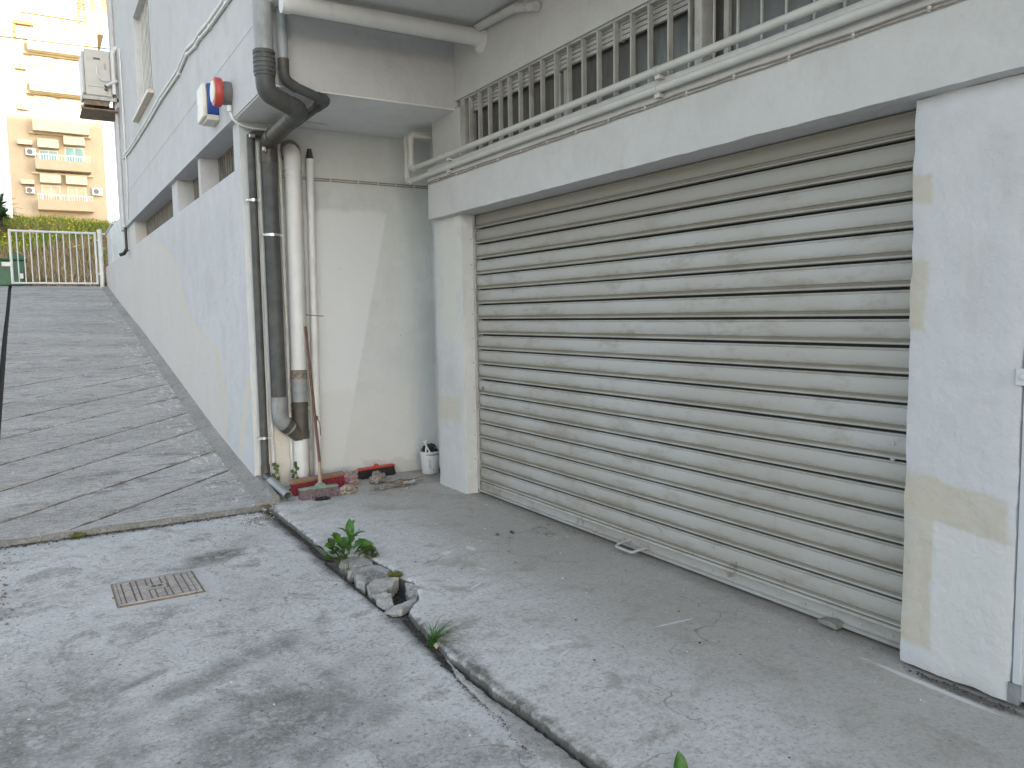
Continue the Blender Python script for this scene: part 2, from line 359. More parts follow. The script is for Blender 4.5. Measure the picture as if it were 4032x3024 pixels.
def p_lower(g, c, cream):
    x, y, z = g.xyz()
    q = g.n.new('ShaderNodeFloatCurve'); g.put(q.inputs['Value'], g.math('DIVIDE', z, 3.2)); cv = q.mapping.curves[0]
    pts = [(0.0, 8.3), (0.33, 8.4), (0.71, 8.32), (1.02, 8.5), (1.29, 8.85), (1.40, 9.4), (1.63, 10.3), (2.06, 10.75), (2.2, 10.95), (2.47, 11.6), (2.8, 13.2), (3.2, 15.8)]
    cv.points[0].location = (0, pts[0][1]/20); cv.points[1].location = (1, pts[-1][1]/20)
    for (zz, yy) in pts[1:-1]: cv.points.new(zz/3.2, yy/20)
    q.mapping.update()
    yb = g.mul(q.outputs[0], 20.0); w2 = g.noise(4, 5, 0.6, g.vec((1, 1, 0.6)))
    d = g.add(g.math('SUBTRACT', y, yb), g.mul(g.math('SUBTRACT', w2, 0.5), 0.5))
    stn = g.noise(1.0, 5, 0.6, g.vec((6, 6, 0.5))); c = g.mix(g.mul(g.mr(d, -0.06, 0.10, 0, 1), g.mr(stn, 0.3, 0.7, 0.35, 0.85)), c, (0.585, 0.54, 0.495))
    band = g.mr(d, 0.0, 0.35, 1, 0); c = g.mix(g.mul(band, g.mr(d, -0.05, 0.03, 0, 0.6)), c, (0.574, 0.522, 0.409))
    ln = g.math('ABSOLUTE', g.math('SUBTRACT', y, g.add(7.95, g.mul(z, -0.62))))
    c = g.mix(g.mul(g.mr(g.add(ln, g.mul(g.math('SUBTRACT', w2, 0.5), 0.3)), 0.06, 0.13, 1, 0), g.mr(z, 1.0, 1.12, 0.8, 0)), c, (0.592, 0.539, 0.461))
    return c
def p_alcove(g, c, cream):
    x, y, z = g.xyz(); w2 = g.noise(5, 5, 0.6)
    dl = g.math('SUBTRACT', g.math('SUBTRACT', x, 2.44), g.mul(z, 0.22))          # slanting edge of a repainted area
    m = g.mul(g.mr(g.add(dl, g.mul(g.math('SUBTRACT', w2, 0.5), 0.03)), -0.01, 0.012, 1, 0), g.mr(g.add(z, g.mul(g.math('SUBTRACT', w2, 0.5), 0.16)), 2.52, 2.58, 1, 0))
    c = g.mix(g.mul(m, 0.9), c, (0.60, 0.625, 0.64))
    low = g.mr(g.add(z, g.mul(g.math('SUBTRACT', w2, 0.5), 0.35)), 0.80, 0.90, 1, 0); c = g.mix(g.mul(low, 0.6), c, (0.55, 0.56, 0.555))
    cr = g.mul(g.rect(x, z, 1.78, 2.03, -0.2, 0.80, 0.03, w2, 0.2), 0.7); c = g.mix(cr, c, (0.60, 0.57, 0.49))
    dm = g.rect(x, z, 2.7, 3.3, -0.2, 0.14, 0.02, w2, 0.25); c = g.mix(g.mul(dm, 0.5), c, (0.400, 0.383, 0.348))
    return c
def p_rpillar(g, c, cream):
    x, y, z = g.xyz(); w2 = g.noise(8, 4, 0.55)
    sl = g.math('SUBTRACT', z, g.mul(g.math('SUBTRACT', y, 1.77), 0.13))
    for (y0, y1, z0, z1) in ((1.548, 2.2, 0.66, 0.835), (1.838, 2.2, 0.10, 0.80), (1.893, 2.2, 1.96, 2.07), (1.90, 2.2, 1.43, 1.72)):
        c = g.mix(g.mul(g.rect(y, sl, y0, y1, z0, z1, 0.016, g.add(g.mul(w2, 0.75), g.mul(g.noise(35, 4, 0.7), 0.25)), 0.09), g.mr(g.noise(12, 4), 0.3, 0.7, 0.7, 1.0)), c, (0.465, 0.43, 0.36))
    c = g.mix(g.mul(g.rect(y, sl, 1.52, 1.84, 0.0, 0.66, 0.006, w2, 0.04), 0.7), c, (0.548, 0.552, 0.539))
    return c
def p_lpillar(g, c, cream):
    x, y, z = g.xyz(); w2 = g.noise(6, 5, 0.6)
    c = g.mix(g.mul(g.rect(y, z, 6.05, 6.36, 1.35, 2.35, 0.05, w2, 0.45), 0.75), c, (0.600, 0.592, 0.539))
    c = g.mix(g.mul(g.rect(y, z, 6.06, 6.6, 0.62, 0.83, 0.02, w2, 0.1), 0.7), c, (0.522, 0.483, 0.409))
    return c
M['wall'] = plaster('white_plaster', WHITE)
M['lowwall'] = plaster('white_plaster_patched', WHITE, p_lower, streak=0.2)
M['alcove'] = plaster('alcove_plaster', (0.51, 0.535, 0.54), p_alcove, streak=0.15)
M['rpil'] = plaster('pillar_plaster_patched', (0.522, 0.531, 0.548), p_rpillar, grain=0.5)
M['lpil'] = plaster('pillar_plaster_stained', (0.539, 0.548, 0.548), p_lpillar, grain=0.5)
M['ceil'] = plaster('lightened_ceiling_plaster', (0.69, 0.695, 0.69), streak=0.0)  # whiter than the walls, to brighten the shaded alcove ceiling
M['lintel'] = plaster('lintel_plaster', (0.522, 0.522, 0.522), grain=0.45, streak=0.1)
M['soffit'] = plaster('soffit_plaster', (0.60, 0.605, 0.60), streak=0.0)

def shutter_mat():
    g = G('painted_shutter_metal'); x, y, z = g.xyz()
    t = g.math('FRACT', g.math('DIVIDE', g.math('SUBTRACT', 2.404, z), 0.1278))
    s2 = g.noise(2.4, 6, 0.75, g.vec((1, 1.6, 6), (2, 3, 4)))
    base = g.mix(g.mr(g.noise(0.9, 3, 0.5, g.vec((1, 1, 1.4))), 0.4, 0.62), (0.352, 0.343, 0.32), (0.385, 0.385, 0.375))
    base = g.mix(g.mr(z, 1.9, 2.35, 0, 0.8), base, (0.205, 0.19, 0.16))          # upper slats painted browner and darker to carry the soffit's shade
    bl = g.noise(2.4, 6, 0.72, g.vec((1, 1.2, 3.0), (1, 2, 3))); c = g.mix(g.mr(bl, 0.50, 0.66, 0, 0.6), base, (0.255, 0.235, 0.195))
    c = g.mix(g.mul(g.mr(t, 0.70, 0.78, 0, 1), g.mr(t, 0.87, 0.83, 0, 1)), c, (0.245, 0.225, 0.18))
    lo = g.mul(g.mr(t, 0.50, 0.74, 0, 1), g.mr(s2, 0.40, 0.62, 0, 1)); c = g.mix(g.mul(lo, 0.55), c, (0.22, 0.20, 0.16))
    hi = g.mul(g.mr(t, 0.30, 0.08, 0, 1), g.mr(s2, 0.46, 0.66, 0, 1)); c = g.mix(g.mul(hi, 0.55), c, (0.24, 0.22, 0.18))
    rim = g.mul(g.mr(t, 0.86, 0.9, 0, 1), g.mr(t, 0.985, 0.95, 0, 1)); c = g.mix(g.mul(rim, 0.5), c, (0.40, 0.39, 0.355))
    drip = g.mul(g.mr(g.noise(1.0, 5, 0.7, g.vec((1, 34, 1.5))), 0.64, 0.72, 0, 1), 0.35); c = g.mix(drip, c, (0.24, 0.215, 0.17))
    rust = g.mul(g.mr(z, 0.55, 0.05, 0, 1), g.mr(g.noise(9, 5, 0.7), 0.60, 0.70, 0, 1)); c = g.mix(g.mul(rust, 0.7), c, (0.14, 0.11, 0.08))
    g.bump(g.add(g.mul(g.noise(3, 3), 2.0), g.mul(g.noise(120, 2), 0.15)), 0.25, 0.01)
    return g.fin(c, 0.5, 0.0, 0.4)
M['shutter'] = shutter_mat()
M['pvc_grey'] = simple('grey_pvc', (0.072, 0.077, 0.078), 0.5, 0, 0.2, 7, 0.05, dirt=(0.11, 0.10, 0.085), spec=0.25)
M['pvc_pale'] = simple('weathered_grey_pvc', (0.27, 0.29, 0.305), 0.45, 0, 0.15, 5, 0.05, spec=0.3, dirt=(0.17, 0.17, 0.165))
M['pvc_dark'] = simple('dark_pvc', (0.06, 0.055, 0.05), 0.4, 0, 0.3, 12, 0.05)
M['pvc_wye'] = simple('brown_grey_pvc', (0.07, 0.064, 0.052), 0.55, 0, 0.25, 12, 0.05, dirt=(0.06, 0.05, 0.04))
M['pvc_mid'] = simple('mid_grey_pvc', (0.25, 0.265, 0.275), 0.4, 0, 0.12, 9, 0.05, dirt=(0.13, 0.11, 0.09))
M['paintpipe'] = simple('white_painted_pipe', (0.62, 0.63, 0.63), 0.5, 0, 0.05, 6, 0.08, dirt=(0.45, 0.42, 0.37), damt=(0.6, 0.8))
M['beampipe'] = simple('off_white_painted_pipe', (0.50, 0.50, 0.48), 0.5, 0, 0.06, 6, 0.08)
M['cable'] = simple('brown_painted_cable', (0.27, 0.235, 0.205), 0.7, 0, 0.2, 20)
M['brownish'] = simple('old_brown_mortar', (0.20, 0.17, 0.14), 0.9, 0, 0.4, 30, 0.5)
M['steel'] = simple('zinc_steel', (0.55, 0.56, 0.57), 0.35, 1.0, 0.1, 20)
M['frame'] = simple('grey_painted_iron', (0.39, 0.39, 0.38), 0.5, 0, 0.12, 9, 0.1, dirt=(0.24, 0.22, 0.19))
M['dframe'] = simple('dark_window_frame', (0.12, 0.118, 0.11), 0.5, 0, 0.15, 9)
M['louvre'] = simple('grey_louvre', (0.42, 0.415, 0.40), 0.6, 0, 0.15, 9)
M['louvre2'] = simple('dusty_bracket', (0.22, 0.21, 0.19), 0.6, 0, 0.2, 20)
M['slotslat'] = simple('brown_louvre', (0.17, 0.155, 0.135), 0.6, 0, 0.2, 9, 0.1, dirt=(0.09, 0.08, 0.07))
M['blind'] = simple('white_blind', (0.60, 0.61, 0.60), 0.6, 0, 0.08, 5, 0.1, dirt=(0.42, 0.41, 0.38), dscale=14)
M['sill'] = simple('marble_sill', (0.55, 0.50, 0.42), 0.5, 0, 0.1, 9)
M['doorm'] = simple('pale_metal_door', (0.50, 0.515, 0.54), 0.45, 0, 0.06, 5)
M['acwhite'] = simple('air_conditioner_plastic', (0.50, 0.50, 0.48), 0.5, 0, 0.06, 6, 0.05)
M['acdark'] = simple('dark_grey_plastic', (0.14, 0.14, 0.14), 0.6)
M['galv'] = simple('galvanised_bracket', (0.30, 0.31, 0.32), 0.5, 0.6, 0.2, 12)
M['rust'] = simple('rusty_bracket', (0.20, 0.15, 0.11), 0.8, 0, 0.3, 20)
M['black'] = simple('black_rubber', (0.018, 0.018, 0.018), 0.5, 0, 0.3, 20)
M['red'] = simple('red_plastic', (0.50, 0.035, 0.03), 0.4, 0, 0.1, 9)
M['sirenred'] = simple('faded_red_plastic', (0.40, 0.05, 0.045), 0.45, 0, 0.08, 9)
M['blue'] = simple('blue_plastic', (0.015, 0.055, 0.26), 0.3, 0, 0.1, 9)
M['cream'] = simple('cream_plastic', (0.62, 0.60, 0.53), 0.45, 0, 0.05, 9, 0.02, dirt=(0.4, 0.36, 0.3))
M['gate'] = simple('pale_blue_grey_gate_paint', (0.58, 0.60, 0.61), 0.45, 0, 0.06, 9)
M['bin'] = simple('green_bin_plastic', (0.022, 0.10, 0.05), 0.5, 0, 0.15, 5, 0.05, dirt=(0.06, 0.12, 0.08))
M['wood'] = simple('brown_broom_handle', (0.12, 0.055, 0.035), 0.6, 0, 0.3, 18)
M['woodpale'] = simple('pale_worn_wood', (0.34, 0.27, 0.19), 0.7, 0, 0.25, 18)
M['woodblock'] = simple('brown_wood_block', (0.26, 0.16, 0.10), 0.65, 0, 0.25, 18)
M['green'] = simple('worn_green_paint', (0.17, 0.25, 0.19), 0.6, 0, 0.2, 30, 0.1, dirt=(0.5, 0.48, 0.42), dscale=30)
M['crimson'] = simple('crimson_bristles', (0.22, 0.02, 0.035), 0.7, 0, 0.4, 60)
M['purple'] = simple('dusty_purple_bristles', (0.155, 0.115, 0.13), 0.85, 0, 0.4, 70, 0.3)
M['blackb'] = simple('black_bristles', (0.012, 0.012, 0.014), 0.6, 0, 0.5, 70, 0.3)
M['cloth'] = simple('dusty_pink_cloth', (0.28, 0.20, 0.205), 0.85, 0, 0.3, 25, 0.3)
M['rag'] = simple('grey_brown_rag', (0.30, 0.26, 0.22), 0.9, 0, 0.5, 25, 0.3, dirt=(0.06, 0.05, 0.045))
M['paper'] = simple('white_paper', (0.70, 0.70, 0.68), 0.8, 0, 0.08, 20)
M['twig'] = simple('dry_twig', (0.17, 0.13, 0.09), 0.8, 0, 0.3, 30)
M['bucket'] = simple('white_paint_bucket', (0.60, 0.615, 0.63), 0.45, 0, 0.05, 9, 0.05, dirt=(0.30, 0.25, 0.20), dscale=22, damt=(0.56, 0.68))
M['iron'] = None
def leafmat(name, a, b, rough=0.45):
    g = G(name); c = g.mix(g.mr(g.noise(14, 4), 0.35, 0.65), a, b); g.bump(g.noise(60, 3), 0.2, 0.003)
    m = g.fin(c, rough, 0, 0.4); return m
M['leaf'] = leafmat('weed_leaf', (0.03, 0.095, 0.014), (0.075, 0.19, 0.028))
M['leaf2'] = leafmat('ivy_leaf', (0.04, 0.07, 0.018), (0.085, 0.12, 0.03))
M['leafy'] = leafmat('yellow_green_leaf', (0.13, 0.15, 0.02), (0.22, 0.24, 0.035))
M['grassb'] = leafmat('grass_blade', (0.03, 0.085, 0.015), (0.075, 0.16, 0.03))
M['yucca'] = leafmat('yucca_leaf', (0.03, 0.07, 0.03), (0.06, 0.12, 0.045))
def iron_mat():
    g = G('rusty_cast_iron'); c = g.mix(g.mr(g.noise(16, 5, 0.65), 0.35, 0.68), (0.32, 0.295, 0.28), (0.45, 0.425, 0.405))
    c = g.mix(g.mr(g.noise(45, 4, 0.7), 0.55, 0.72, 0, 0.6), c, (0.20, 0.165, 0.14)); g.bump(g.noise(150, 3), 0.4, 0.004)
    return g.fin(c, 0.7, 0.0, 0.4)
M['iron'] = iron_mat(); M['irondark'] = simple('cast_iron_recess', (0.17, 0.14, 0.12), 0.8, 0, 0.3, 30, 0.3)
def glass_mat():
    g = G('dark_window_glass'); c = g.mix(g.mr(g.noise(2.0, 4, 0.6, g.vec((1, 6, 1))), 0.4, 0.7), (0.075, 0.077, 0.072), (0.115, 0.117, 0.11)); return g.fin(c, 0.25, 0, 0.5)
M['glass'] = glass_mat()

# ================================================================== GROUND
def big_ground():
    m = MB(); n = 24; L = 400
    def gz(x, y):
        return -0.6 + (0 if y < 24 else 3.4*min(1, max(0, (y-36)/30)) + 3.0*min(1, (y-24)/10))
    rows = [[(-L+2*L*j/n*1.0, y, gz(0, y)) for j in range(n+1)] for y in [-400, -100, -40, -10, 0, 10, 20, 24, 26, 30, 34, 40, 48, 56, 66, 80, 120, 200, 400]]
    m.grid(rows); o = m.build('ground', M['earth'], fixn=False); tag(o, kind='structure')
big_ground()

# driveway with a shallow broken pocket beside the slab
def driveway():
    xs = list(np.linspace(-9, -0.6, 12)) + list(np.linspace(-0.5, 1.40, 60)) + list(np.linspace(1.42, 1.95, 45))
    ys = list(np.linspace(-12, 1.4, 20)) + list(np.linspace(1.45, 6.66, 230))
    rows = []
    for y in ys:
        row = []
        for x in xs:
            z = DZ + 0.006*nz(x, y, 0, 1.3) + 0.002*nz(x, y, 2, 7) + 0.0012*nz(x, y, 5, 25)
            dc = max(abs(x-0.547)-0.223, abs(y-5.017)-0.217)
            if dc < 0.02: z = DZ
            # gully along the slab, hole where the slab has broken away
            z -= 0.026*math.exp(-((x-(edge_x(y)-0.014))/0.026)**2)*(0.7+0.5*nz(x, y, 1, 4))
            if 3.7 < y < 5.0:
                h = min(1, max(0, (x-1.53)/0.05))*min(1, max(0, (y-3.80)/0.08))*min(1, max(0, (4.95-y)/0.1)); z -= 0.055*h
            row.append((x, y, z))
        rows.append(row)
    m = MB().grid(rows); o = m.build('driveway', M['drive'], fixn=False); tag(o, kind='structure'); return o
DRIVE = driveway()

# thin mortar fillet beside the slab, ending in a ragged crack
def mortar():
    OUT = [(2.0, 1.50), (2.18, 1.492), (2.24, 1.475), (2.42, 1.463), (2.48, 1.466), (2.58, 1.497), (2.7, 1.494), (2.8, 1.497), (2.98, 1.508), (3.12, 1.541), (3.2, 1.552)]
    rows = []
    for y in np.linspace(1.7, 3.18, 160):
        xo = float(np.interp(y, [p[0] for p in OUT], [p[1] for p in OUT])) + 0.010*nz(y, 1, 0, 14) + 0.006*nz(y, 5, 0, 40)
        xi = edge_x(y) - 0.018 - 0.012*abs(nz(y, 9, 0, 11))
        if xi < xo+0.006: xi = xo+0.006
        rows.append([(xo, y, DZ-0.012), (xo+0.003, y, DZ+0.006+0.003*nz(y, 0, 0, 9))] + [(xo+(xi-xo)*t, y, DZ+0.010+0.003*nz(xo*5+t, y, 0, 12)) for t in (0.2, 0.5, 0.8)] + [(xi-0.002, y, DZ+0.004), (xi, y, DZ-0.03)])
    o = MB().grid(rows).build('mortar_strip', M['chunk'], DRIVE, fixn=False)
mortar()

# the raised slab in front of the shutter
def slab():
    ys = sorted(set([round(v, 4) for v in list(np.linspace(-8, 1.4, 30)) + list(np.arange(1.42, 6.64, 0.014))])) + [6.7, 6.9, 7.1, 7.26]
    rows = []
    for y in ys:
        if y <= 6.62:
            e = edge_x(y); r = 0.5+0.6*abs(nz(y, 2, 0, 6))+0.35*nz(y, 4, 0, 23)
            row = [(e+0.02, y, -0.13), (e-0.004, y, -0.06), (e, y, -0.034), (e+0.006*r, y, -0.016), (e+0.016*r, y, -0.006), (e+0.034*r, y, -0.0015)]
            row = [(px+0.006*nz(px*3, y, k, 40)+0.004*nz(px*3, y, k, 90), y, pz+0.005*nz(y, k, 1, 33)+0.003*nz(y, k, 1, 80)) for k, (px, y, pz) in enumerate(row)]
            x0 = e+0.06
        else:
            x0 = 1.66; row = [(1.56, y, -0.13), (1.57, y, -0.06), (1.58, y, 0.0), (1.60, y, 0.0), (1.62, y, 0.0), (1.64, y, 0.0)]
        for t in np.linspace(0, 1, 26):
            x = x0+(3.60-x0)*t; row.append((x, y, 0.0025*nz(x, y, 0, 1.7)*min(1, t*4)+0.0008*nz(x, y, 3, 9)))
        rows.append(row)
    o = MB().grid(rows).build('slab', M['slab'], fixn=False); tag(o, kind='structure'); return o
SLAB = slab()

def chunk(name, outline, z0, z1, mat, parent=None, seed=0, tilt=(0, 0), amp=0.010):
    """a broken piece: outline in plan, worn and uneven"""
    n = len(outline); cx = sum(p[0] for p in outline)/n; cy = sum(p[1] for p in outline)/n
    dense = []
    for i in range(n):
        a, b = outline[i], outline[(i+1) % n]
        for k in range(7):
            t = k/7; dense.append((a[0]+(b[0]-a[0])*t, a[1]+(b[1]-a[1])*t))
    m = MB(); rows = []
    for (s, z) in ((1.02, z0), (1.04, z0+(z1-z0)*0.5), (1.0, z1-0.008), (0.95, z1-0.001), (0.8, z1), (0.6, z1), (0.4, z1), (0.2, z1), (0.02, z1)):
        row = []
        for (px, py) in dense + dense[:1]:
            x = cx+(px-cx)*s; y = cy+(py-cy)*s; zz = z + (x-cx)*tilt[0] + (y-cy)*tilt[1]
            d = noise.noise_vector(Vector((x*22+seed, y*22, z*22)))*amp + noise.noise_vector(Vector((x*75+seed, y*75, z*75)))*amp*0.5
            row.append((x+d.x, y+d.y, zz+d.z*0.6))
        rows.append(row)
    m.grid(rows); m.poly(list(reversed(rows[0][:-1])))
    return m.build(name, mat, parent, smooth=False)
chunk('concrete_chunk', [(1.605, 4.82), (1.635, 4.69), (1.70, 4.665), (1.765, 4.66), (1.785, 4.72), (1.70, 4.865)], -0.09, -0.008, M['chunk'], SLAB, 1, (0.05, 0.05))
chunk('concrete_chunk', [(1.60, 4.55), (1.57, 4.40), (1.575, 4.30), (1.61, 4.345), (1.745, 4.35), (1.80, 4.45), (1.77, 4.59), (1.68, 4.62)], -0.09, -0.004, M['chunk'], SLAB, 4, (0.03, 0.02))
chunk('concrete_chunk', [(1.585, 4.29), (1.565, 4.20), (1.575, 4.11), (1.62, 4.13), (1.70, 4.20), (1.775, 4.27), (1.73, 4.325), (1.64, 4.325)], -0.09, -0.010, M['chunk'], SLAB, 9, (0.10, 0.12))
chunk('concrete_chunk', [(1.57, 4.09), (1.54, 4.02), (1.565, 3.92), (1.61, 3.96), (1.65, 4.06), (1.61, 4.10)], -0.10, -0.022, M['chunk'], SLAB, 13, (0.2, 0.3))
chunk('concrete_chunk', [(1.52, 3.885), (1.60, 3.925), (1.74, 3.94), (1.72, 3.885), (1.61, 3.835)], -0.05, -0.018, M['chunk'], SLAB, 17, (0.12, 0.0), 0.006)
chunk('concrete_chunk', [(1.62, 4.66), (1.58, 4.60), (1.64, 4.60), (1.70, 4.64)], -0.09, -0.02, M['chunk'], SLAB, 21)
chunk('concrete_chunk', [(1.79, 4.20), (1.76, 4.12), (1.74, 4.03), (1.79, 4.00), (1.815, 4.10)], -0.09, -0.012, M['chunk'], SLAB, 25, (0.5, 0), 0.014)

# ramp with scored lines
GR = [(6.25, 7.70), (6.96, 8.36), (7.76, 9.21), (8.54, 9.91), (9.42, 10.65), (10.10, 11.35), (10.78, 12.11), (11.54, 12.72), (12.35, 13.18), (13.01, 13.45), (13.75, 14.06), (14.45, 14.70), (15.25, 15.54), (16.12, 16.42), (16.98, 17.25), (17.83, 18.11), (18.60, 18.75), (19.4, 19.55), (20.2, 20.35), (21.0, 21.15)]
GROOVES = []
def ramp_panel(name, xa, xb, lines, nx, front, parent=None):
    xs = np.linspace(xa, xb, nx); m = MB(); rows = []
    def gy(l, x): return l[0] + (l[1]-l[0])*(x+0.37)/1.89
    L = [None]+lines+[None]
    def yl(i, x): return front if L[i] is None and i == 0 else (22.9 if L[i] is None else max(front+0.001*i, gy(L[i], x)))
    for i in range(len(L)-1):
        ts = [0.0] if i == 0 else []
        for k in range(1, 7): ts.append(k/7)
        for t in ts:
            rows.append([(x, yl(i, x)*(1-t)+yl(i+1, x)*t, 0.0) for x in xs])
        if L[i+1] is not None:
            for (dy, dz) in ((-0.032, 0), (-0.024, -0.022), (0.024, -0.022), (0.030, 0)):
                rows.append([(x, yl(i+1, x)+dy*(0.8+0.5*nz(x, i, 0, 8)) + 0.006*nz(x, i, 3, 6), dz*(0.85+0.5*nz(x, i*1.3, 0, 4)) if yl(i+1, x) > front+0.03 else 0.0) for x in xs])
        else: rows.append([(x, 22.9, 0.0) for x in xs])
    R2 = []
    for r in rows:
        R2.append([(x, max(front, y), ramp_z(y)+dz+0.005*nz(x, y, 0, 1.6)+0.0015*nz(x, y, 0, 11)) for (x, y, dz) in r])
    GROOVES.append([[(x, yl(i+1, x)) for x in xs if yl(i+1, x) > front+0.03] for i in range(len(lines))])
    f0 = [(x, front+0.012*nz(x, 1, 0, 6), z) for (x, y, z) in R2[0]]
    drop = [[(x, y-0.004, -0.10) for (x, y, z) in f0], [(x, y-0.010, -0.045) for (x, y, z) in f0], [(x, y-0.002+0.006*nz(x, 0, 0, 25), z-0.014) for (x, y, z) in f0], [(x, y+0.008, z-0.003) for (x, y, z) in f0]]
    rows2 = drop+[[(x, max(y, front+0.02), z) for (x, y, z) in r] for r in R2]
    m.grid(rows2); return m.build(name, M['ramp'], parent, fixn=False, ang=70)
RAMP = ramp_panel('ramp', -0.335, 1.60, GR, 60, 6.60); tag(RAMP, kind='structure')
rl = ramp_panel('ramp', -9.0, -0.40, [(9.6+1.2*i+0.0, 9.6+1.2*i+0.02) for i in range(10)], 40, 6.60); tag(rl, kind='structure')
for par, gl in ((RAMP, GROOVES[0]), (rl, GROOVES[1])):
    for i, pl in enumerate(gl):
        if len(pl) < 2: continue
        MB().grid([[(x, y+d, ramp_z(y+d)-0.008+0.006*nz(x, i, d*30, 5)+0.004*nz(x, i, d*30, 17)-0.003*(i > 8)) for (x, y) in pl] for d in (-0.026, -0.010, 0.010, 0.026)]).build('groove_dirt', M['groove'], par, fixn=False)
# drain channel between the two panels
m = MB(); m.grid([[(-0.41, y, ramp_z(y)-0.06), (-0.33, y, ramp_z(y)-0.06)] for y in np.linspace(6.6, 22.9, 60)]); m.build('channel_bed', M['dirt'], RAMP, fixn=False)
# mortar kerb along the foot of the wall
rows = []
for y in np.arange(6.62, 22.0, 0.06):
    wv = 0.02*nz(y, 0, 0, 2)+0.012*nz(y, 4, 0, 7); z = ramp_z(y)
    rows.append([(1.515+wv, y, z-0.03), (1.525+wv, y, z+0.012), (1.56+wv*0.5, y, z+0.025), (1.63, y, z+0.034+0.01*nz(y, 7, 0, 5)), (1.66, y, z+0.06+0.012*nz(y, 9, 0, 6)), (1.70, y, z+0.06), (1.71, y, -0.06)])
rows.insert(0, [(px, 6.60, -0.08) for (px, py, pz) in rows[0]])
MB().grid(rows).build('wall_foot_kerb', M['kerb'], RAMP, fixn=False)

# ================================================================== GARAGE BUILDING
BLD = thing('apartment_building', (10, 0, 0), 'white plastered apartment building with roller-shutter garage, alcove and overhanging upper floors', 'building')
H = 27.8
m = MB()
m.box(1.72, 18, 6.05, 17.2, 3.28, H); m.box(1.60, 1.72, 6.05, 11.9, 3.28, H); m.box(1.60, 1.72, 13.58, 17.2, 3.28, H); m.box(1.60, 1.72, 11.9, 13.58, 3.28, 4.65); m.box(1.60, 1.72, 11.9, 13.58, 6.14, H)
m.box(1.76, 18, 17.2, 19.1, 3.28, H)
m.box(1.5975, 1.5995, 6.06, 17.19, 3.80, 3.812)
m.build('upper_wall', M['wall'], BLD, smooth=False)
m = MB(); m.box(1.60, 18, -30, 6.047, 3.81, H); m.build('overhang', M['soffit'], BLD, smooth=False, bevel=0.004)
m = MB()
m.box(1.65, 1.95, 7.24, 17.4, -0.3, 2.88)
for (a, b) in ((7.24, 7.385), (9.10, 9.225), (10.64, 11.07), (15.31, 17.4)): m.box(1.65, 1.95, a, b, 2.88, 3.277)
m.build('lower_wall', M['lowwall'], BLD, smooth=False)
m = MB(); m.box(1.655, 1.95, 17.4, 21.95, -0.3, 2.88); m.build('parapet_wall', M['lowwall'], BLD, smooth=False, bevel=0.01)
m = MB(); m.box(1.951, 18, 7.5, 17.4, -0.5, 3.277); m.box(3.56, 18, -30, 7.5, -0.5, 3.805); m.build('inner_wall', M['wall'], BLD, smooth=False)
m = MB(); m.box(1.652, 3.9, 7.238, 7.49, -0.1, 3.277); m.build('alcove_wall', M['alcove'], BLD, smooth=False)
m = MB(); m.box(3.47, 3.559, 5.99, 7.237, -0.1, 3.277); m.build('alcove_side_wall', M['alcove'], BLD, smooth=False)
m = MB(); m.box(1.612, 3.46, 6.055, 7.237, 3.268, 3.2795); m.build('alcove_ceiling', M['ceil'], BLD, smooth=False)  # thin plate added to lighten the underside of the upper floor
rough_box(3.15, 3.46, 5.99, 6.525, -0.06, 2.405, 0.05, 0.004).build('pillar', M['lpil'], BLD)
rough_box(3.15, 3.46, 1.518, 1.98, 0.012, 2.405, 0.035, 0.0038, 6.0, 0.008).build('pillar', M['rpil'], BLD)
rough_box(3.08, 3.50, -6, 6.48, 2.40, 2.853, 0.06, 0.0026, 5.0, 0.006).build('lintel', M['lintel'], BLD)
m = MB(); m.box(3.15, 3.50, -6, 6.046, 3.34, 3.812); m.box(3.152, 3.50, 5.975, 6.5, 2.85, 3.279); m.build('wall_above_lintel', M['lintel'], BLD, smooth=False, bevel=0.004)
m = MB(); m.box(3.15, 3.50, -30, 0.35, -0.1, 2.398); m.build('front_wall', M['wall'], BLD, smooth=False)

# roller shutter: 18 slats sharing one mesh, bottom rail, guides, handle, locks
SH = MB().box(3.34, 3.36, 1.9, 6.1, -0.05, 2.5).build('roller_shutter', M['black'], BLD, smooth=False)
P = 0.1278
prof = [(0.062, 0.030), (0.058, 0.012), (0.058, 0.004), (0.068, 0.001), (0.095, 0.000), (0.11, -0.0045), (0.13, -0.004), (0.16, 0.0), (0.3, -0.0035), (0.45, -0.0045), (0.6, -0.0035), (0.70, -0.001), (0.715, -0.006), (0.73, -0.0065), (0.742, 0.003), (0.80, 0.005), (0.835, 0.002), (0.85, -0.0055), (0.875, -0.0115), (0.91, -0.0135), (0.94, -0.0115), (0.956, -0.004), (0.960, 0.012), (0.956, 0.030)]
rows = [[(3.292+dx, y, -t*P+0.0012*nz(y*1.3, t*2, 0)) for y in np.linspace(1.93, 5.985, 14)] for (t, dx) in prof]
sm = MB().grid(rows).mesh('slat'); sm.materials.append(M['shutter']); sm.shade_smooth(); sm.set_sharp_from_angle(angle=R(42))
for i in range(18):
    o = bpy.data.objects.new('slat', sm); COL.objects.link(o); o.parent = SH
    o.location = (0.0025*random.uniform(-1, 1), 0, 2.404 - P*i + 0.001*random.uniform(-1, 1)); o.rotation_euler = (R(random.uniform(-0.02, 0.02)), 0, 0)
m = MB(); rows = [[(3.292+dx, y, z) for y in (1.93, 4, 5.985)] for (dx, z) in ((0.012, 0.104), (-0.004, 0.098), (-0.008, 0.086), (-0.002, 0.078), (-0.002, 0.035), (-0.008, 0.033), (-0.030, 0.034), (-0.030, 0.018), (-0.004, 0.016), (0.02, 0.016))]
m.grid(rows); m.build('bottom_rail', M['shutter'], SH)
m = MB()
